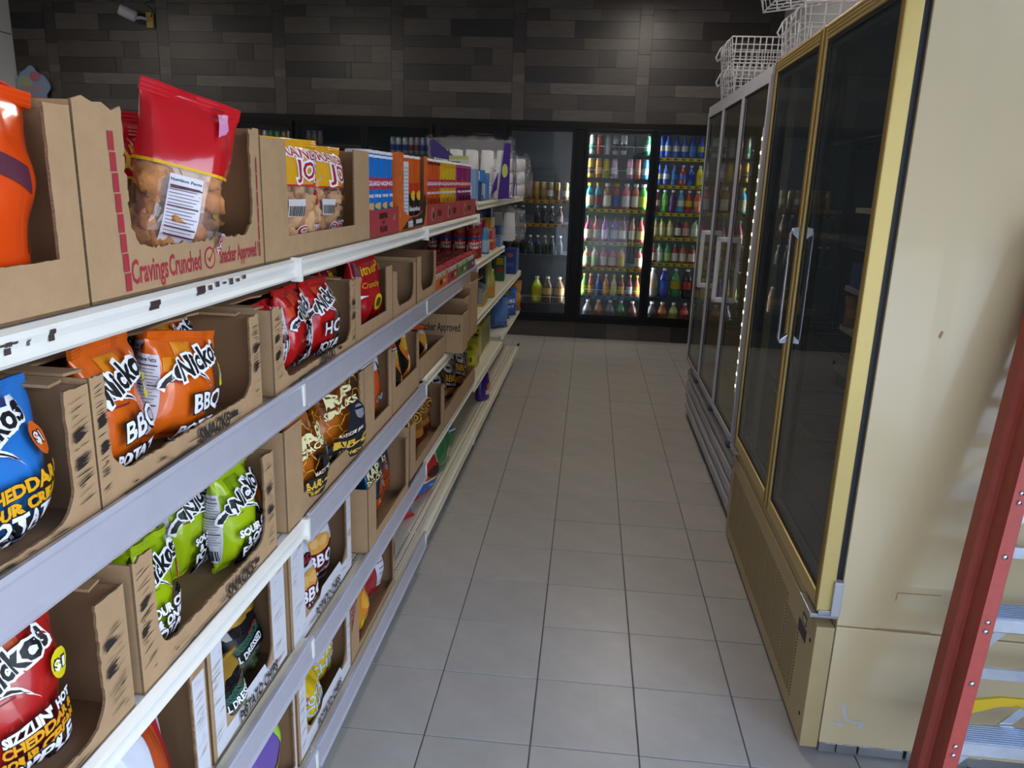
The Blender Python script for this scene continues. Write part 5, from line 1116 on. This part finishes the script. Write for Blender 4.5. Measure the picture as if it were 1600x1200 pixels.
artwork([('p', [(-.02, .03), (.10, .05), (.11, .13), (.03, .12)], '#3a1c70'), ('q', .02, .07, .09, .08, '#d8d6e2')], lambda x, y, f: (x, y + .02, .386 + f), 'printed_top', cp, fine=.04)
cp2 = empty('cup_pack', gloc(-.012, 3.62, 1.432), GA, 'second wrapped pack of foam cups lying at the end of the far top shelf', 'cup pack')
for k in range(3):
    c = cup_stack(cp2, .0, .05, .055 + .085 * k, .27); c.rotation_euler = (0, R(-90), 0); c.location = (.09, .08, .05 + .085 * k)
    c = cup_stack(cp2, .0, .05, .055 + .085 * k, .27); c.rotation_euler = (0, R(-90), 0); c.location = (.09, .20, .05 + .085 * k)
wrap(cp2, -.20, .115, .0, .30, .27, 9.0)
artwork([('p', [(.02, .02), (.16, .01), (.08, .17)], '#4a2480'), ('e', .2, .12, .04, .06, '#5a3a8a')], lambda y, z, f: (.145 + f, y, z), 'printed_side', cp2, fine=.04)
# second shelf, far sections
bottle('blue bottle with a pink cap beside the red food cans', -.045, 2.74, 1.121, [(0, 0), (.028, 0), (.031, .006), (.031, .085), (.022, .10), (.030, .115), (.028, .135), (.016, .155)], 16, foil('mouthwash', '#4f8fc0', .15), C('#b5405a'), (.018, .150, .188), C('#9ac0d8'), labz=(.0316, .012, .08))
for k in range(3):
    pack('yellow and red box, %s of the stack beside the blue bottle' % ('lowest', 'middle', 'topmost')[k], -.028 - .008 * k, 3.02, 1.121 + .066 * k, .13, .16, .065, ('#c83a2c', '#c83a2c', '#d8b81e')[k], [('e', .065, .035, .035, .02, '#4a7a5a' if k < 2 else '#b03a2a'), ('q', .0, .05, .13, .064, '#d8b81e')], group='stacked yellow and red boxes')
pack('pale blue box under the dark blue box on the second shelf', -.012, 3.27, 1.121, .13, .12, .068, '#3f92d8', [('q', .01, .012, .07, .035, '#c49a9a')])
pack('dark blue box with pale lettering on the pale blue box', -.008, 3.265, 1.190, .14, .12, .066, '#163a86', [tx('125', .06, .032, .045, '#8fb4d8', bold=.001), ('q', .0, .002, .14, .008, '#b8a84a')])
for k in range(4):
    pack('tall dark blue carton, %s from the aisle at the back of the second shelf' % ORD[k], -.06 - .085 * k, 3.12 + .02 * k, 1.257 if k == 0 else 1.121, .078, .07, .115 if k == 0 else .23, '#141f5c', [('q', .03, .02, .045, .1, '#4a5ab0')], group='tall dark blue cartons')
cp3 = empty('cup_pack', gloc(-.05, 3.58, 1.132), GA, 'crumpled clear bag of white cups at the end of the second shelf', 'cup pack')
for k in range(2):
    for q in range(2): cup_stack(cp3, -.05 + .09 * k, .08 + .12 * q, .003, .19)
wrap(cp3, -.12, .13, .0, .34, .21, 17.0)
# third shelf, far sections
tr_ = empty('display_carton', gloc(-.03, 2.62, .822), GA, 'grey and yellow slant fronted carton on the third shelf past the standing boxes', 'box')
GY = mat('grey_yellow_card', '#b39c34', .6); GB = mat('grey_bars', '#8b8c90', .5)
B().prism([(-.25, 0), (0, 0), (0, .10), (-.12, .15), (-.25, .15)], 'y', 0, .006).obj('side_panel', GB, tr_); B().prism([(-.25, 0), (0, 0), (0, .10), (-.12, .15), (-.25, .15)], 'y', .20, .206).obj('side_panel', GB, tr_)
B().box(-.006, 0, .006, .20, 0, .07).obj('front_panel', GY, tr_); B().box(-.25, -.244, .006, .20, 0, .17).obj('rear_panel', GY, tr_); B().box(-.244, -.006, .006, .2, 0, .006).obj('base_panel', GY, tr_); B().box(-.25, -.03, -.002, .21, .15, .158).obj('top_panel', GY, tr_)
artwork([('q', -.245 + .04 * k, .02, -.225 + .04 * k, .095, '#5d5f64') for k in range(6)] + [('q', -.25, .0, 0, .014, '#c9b432')], lambda x, z, f: (x, -f, z), 'printed_side', tr_, fine=.5)
for k in range(4): pack('dark packet, %s from the aisle behind the slant fronted carton' % ORD[k], -.05 - .07 * k, 2.88, .822, .06, .07, .20, ('#1c2a20', '#4a1a1a', '#2a2a1c', '#1a1a22')[k], [('q', .01, .06, .05, .10, '#8a7a2a'), ('e', .03, .15, .018, .014, '#8a3a2a')], group='dark packets on the third shelf')
bottle('cloudy yellow bottle on the third shelf past the slant fronted carton', -.058, 3.02, .821, [(0, 0), (.042, 0), (.047, .006), (.048, .10), (.043, .135), (.022, .205), (.020, .225)], 18, foil('oil_yellow', '#b5ad55', .15), C('#c9c8b4'), (.021, .222, .245), C('#c48a3a'), labz=(.0488, .015, .075))
pack('dark green packet with yellow print near the end of the third shelf', -.05, 3.86, .822, .08, .10, .18, '#1f5a38', [('q', .02, .12, .07, .17, '#b8a81e'), ('e', .045, .08, .025, .02, '#b03a34')])
pack('blue cleaning powder box at the end of the third shelf', -.012, 4.34, .822, .10, .14, .195, '#1f3f9c', [('q', .02, .06, .08, .09, '#3f62c0'), ('e', .05, .15, .025, .018, '#c05a4a')])
pack('second blue box behind the blue cleaning powder box', -.02, 4.50, .822, .09, .12, .19, '#24489c', [('q', .02, .08, .07, .12, '#8fa4d8')])
# fourth shelf, far sections
for k, (x, y, sx, sy, sz) in enumerate(((-.10, 2.42, .12, .13, .085), (-.055, 2.60, .10, .12, .10), (-.07, 2.76, .10, .08, .145))):
    pack('yellow mothball carton, %s in the row at the near end of the fourth shelf' % ('nearest', 'middle', 'farthest')[k], x, y, .457, sx, sy, sz, '#b8b01e', [('e', sx * .35, sz * .45, sx * .16, sz * .2, '#4a4a20'), ('q', sx * .55, sz * .2, sx * .9, sz * .75, '#d4cc3a'), ('q', sx * .6, sz * .3, sx * .7, sz * .6, '#3a3a18')], side=[('q', .02, .02, sy - .02, sz * .6, '#6a6a62')], group='yellow mothball cartons')
pack('long yellow carton with black print on the fourth shelf', -.075, 2.88, .457, .11, .46, .20, '#c2b81e', [('q', .07, .06, .095, .15, '#2a2a14'), ('q', .06, .03, .10, .05, '#4a481a'), ('q', .01, .165, .1, .18, '#6a641c')], side=[('q', .05, .02, .4, .16, '#8a8438'), ('q', .3, .03, .42, .13, '#5a5c4a')])
def soft(label, x, y, z, W_, H_, D_, col, it, sd, rz): o = bag(label, W_, H_, D_, foil('soft_' + col.lstrip('#'), col), it, seed=sd, name='pouch', cat='pouch', group='pouches on the fourth shelf'); B_(o, x, y, z, rz); return o
soft('blue pouch standing past the long yellow carton on the fourth shelf', -.060, 3.70, .502, .15, .24, .09, '#3f6cb8', [('q', -.06, .05, .06, .2, '#5a84c8'), ('q', -.09, .03, -.07, .24, '#8fb0d8')], 70, -50)
soft('dark blue pouch behind the blue pouch on the fourth shelf', -.18, 3.50, .502, .17, .25, .08, '#1c2c6a', [('e', 0, .12, .04, .03, '#3a4a9a')], 71, -50)
soft('green pouch at the far end of the fourth shelf', -.10, 4.05, .502, .17, .27, .08, '#2a8a3c', [('q', -.04, .12, .05, .2, '#8ac83a')], 72, -55)
soft('bright blue pouch with white lettering at the far end of the fourth shelf', -.065, 4.22, .502, .18, .22, .09, '#1a62c4', [tx('PURE', 0, .12, .04, CL, bold=.0008), tx('RICE', 0, .08, .03, CL, bold=.0008), ('e', .0, .18, .04, .02, '#7a4a2a')], 73, -50)
soft('tan pouch at the very end of the fourth shelf', -.045, 4.48, .502, .17, .25, .08, '#a8722c', [('e', 0, .12, .04, .04, '#c8983c')], 74, -50)
# purple cleaner on the deck
pf = [(0, 0), (.055, 0), (.062, .008), (.062, .09), (.058, .12), (.052, .15), (.050, .165), (.034, .18)]
o = bottle('purple cleaner bottle with a yellow cap standing on the bottom deck', -.062, 2.94, .166, pf, 20, foil('cleaner_purple', '#3c1a86', .2), C('#bdb424'), (.030, .176, .232), None, .62, 'cleaner_bottle', rz=-25)
artwork([('e', .02, .09, .03, .028, '#d88a2a'), ('q', -.02, .04, .06, .07, '#cfd4c8'), ('e', .05, .07, .012, .02, '#3a8a4a')], lambda x, z, f: ((.0634 * .62 + f) * math.cos(x / .0628), (.0634 + f) * math.sin(x / .0628), z), 'printed_artwork', o, fine=.01)
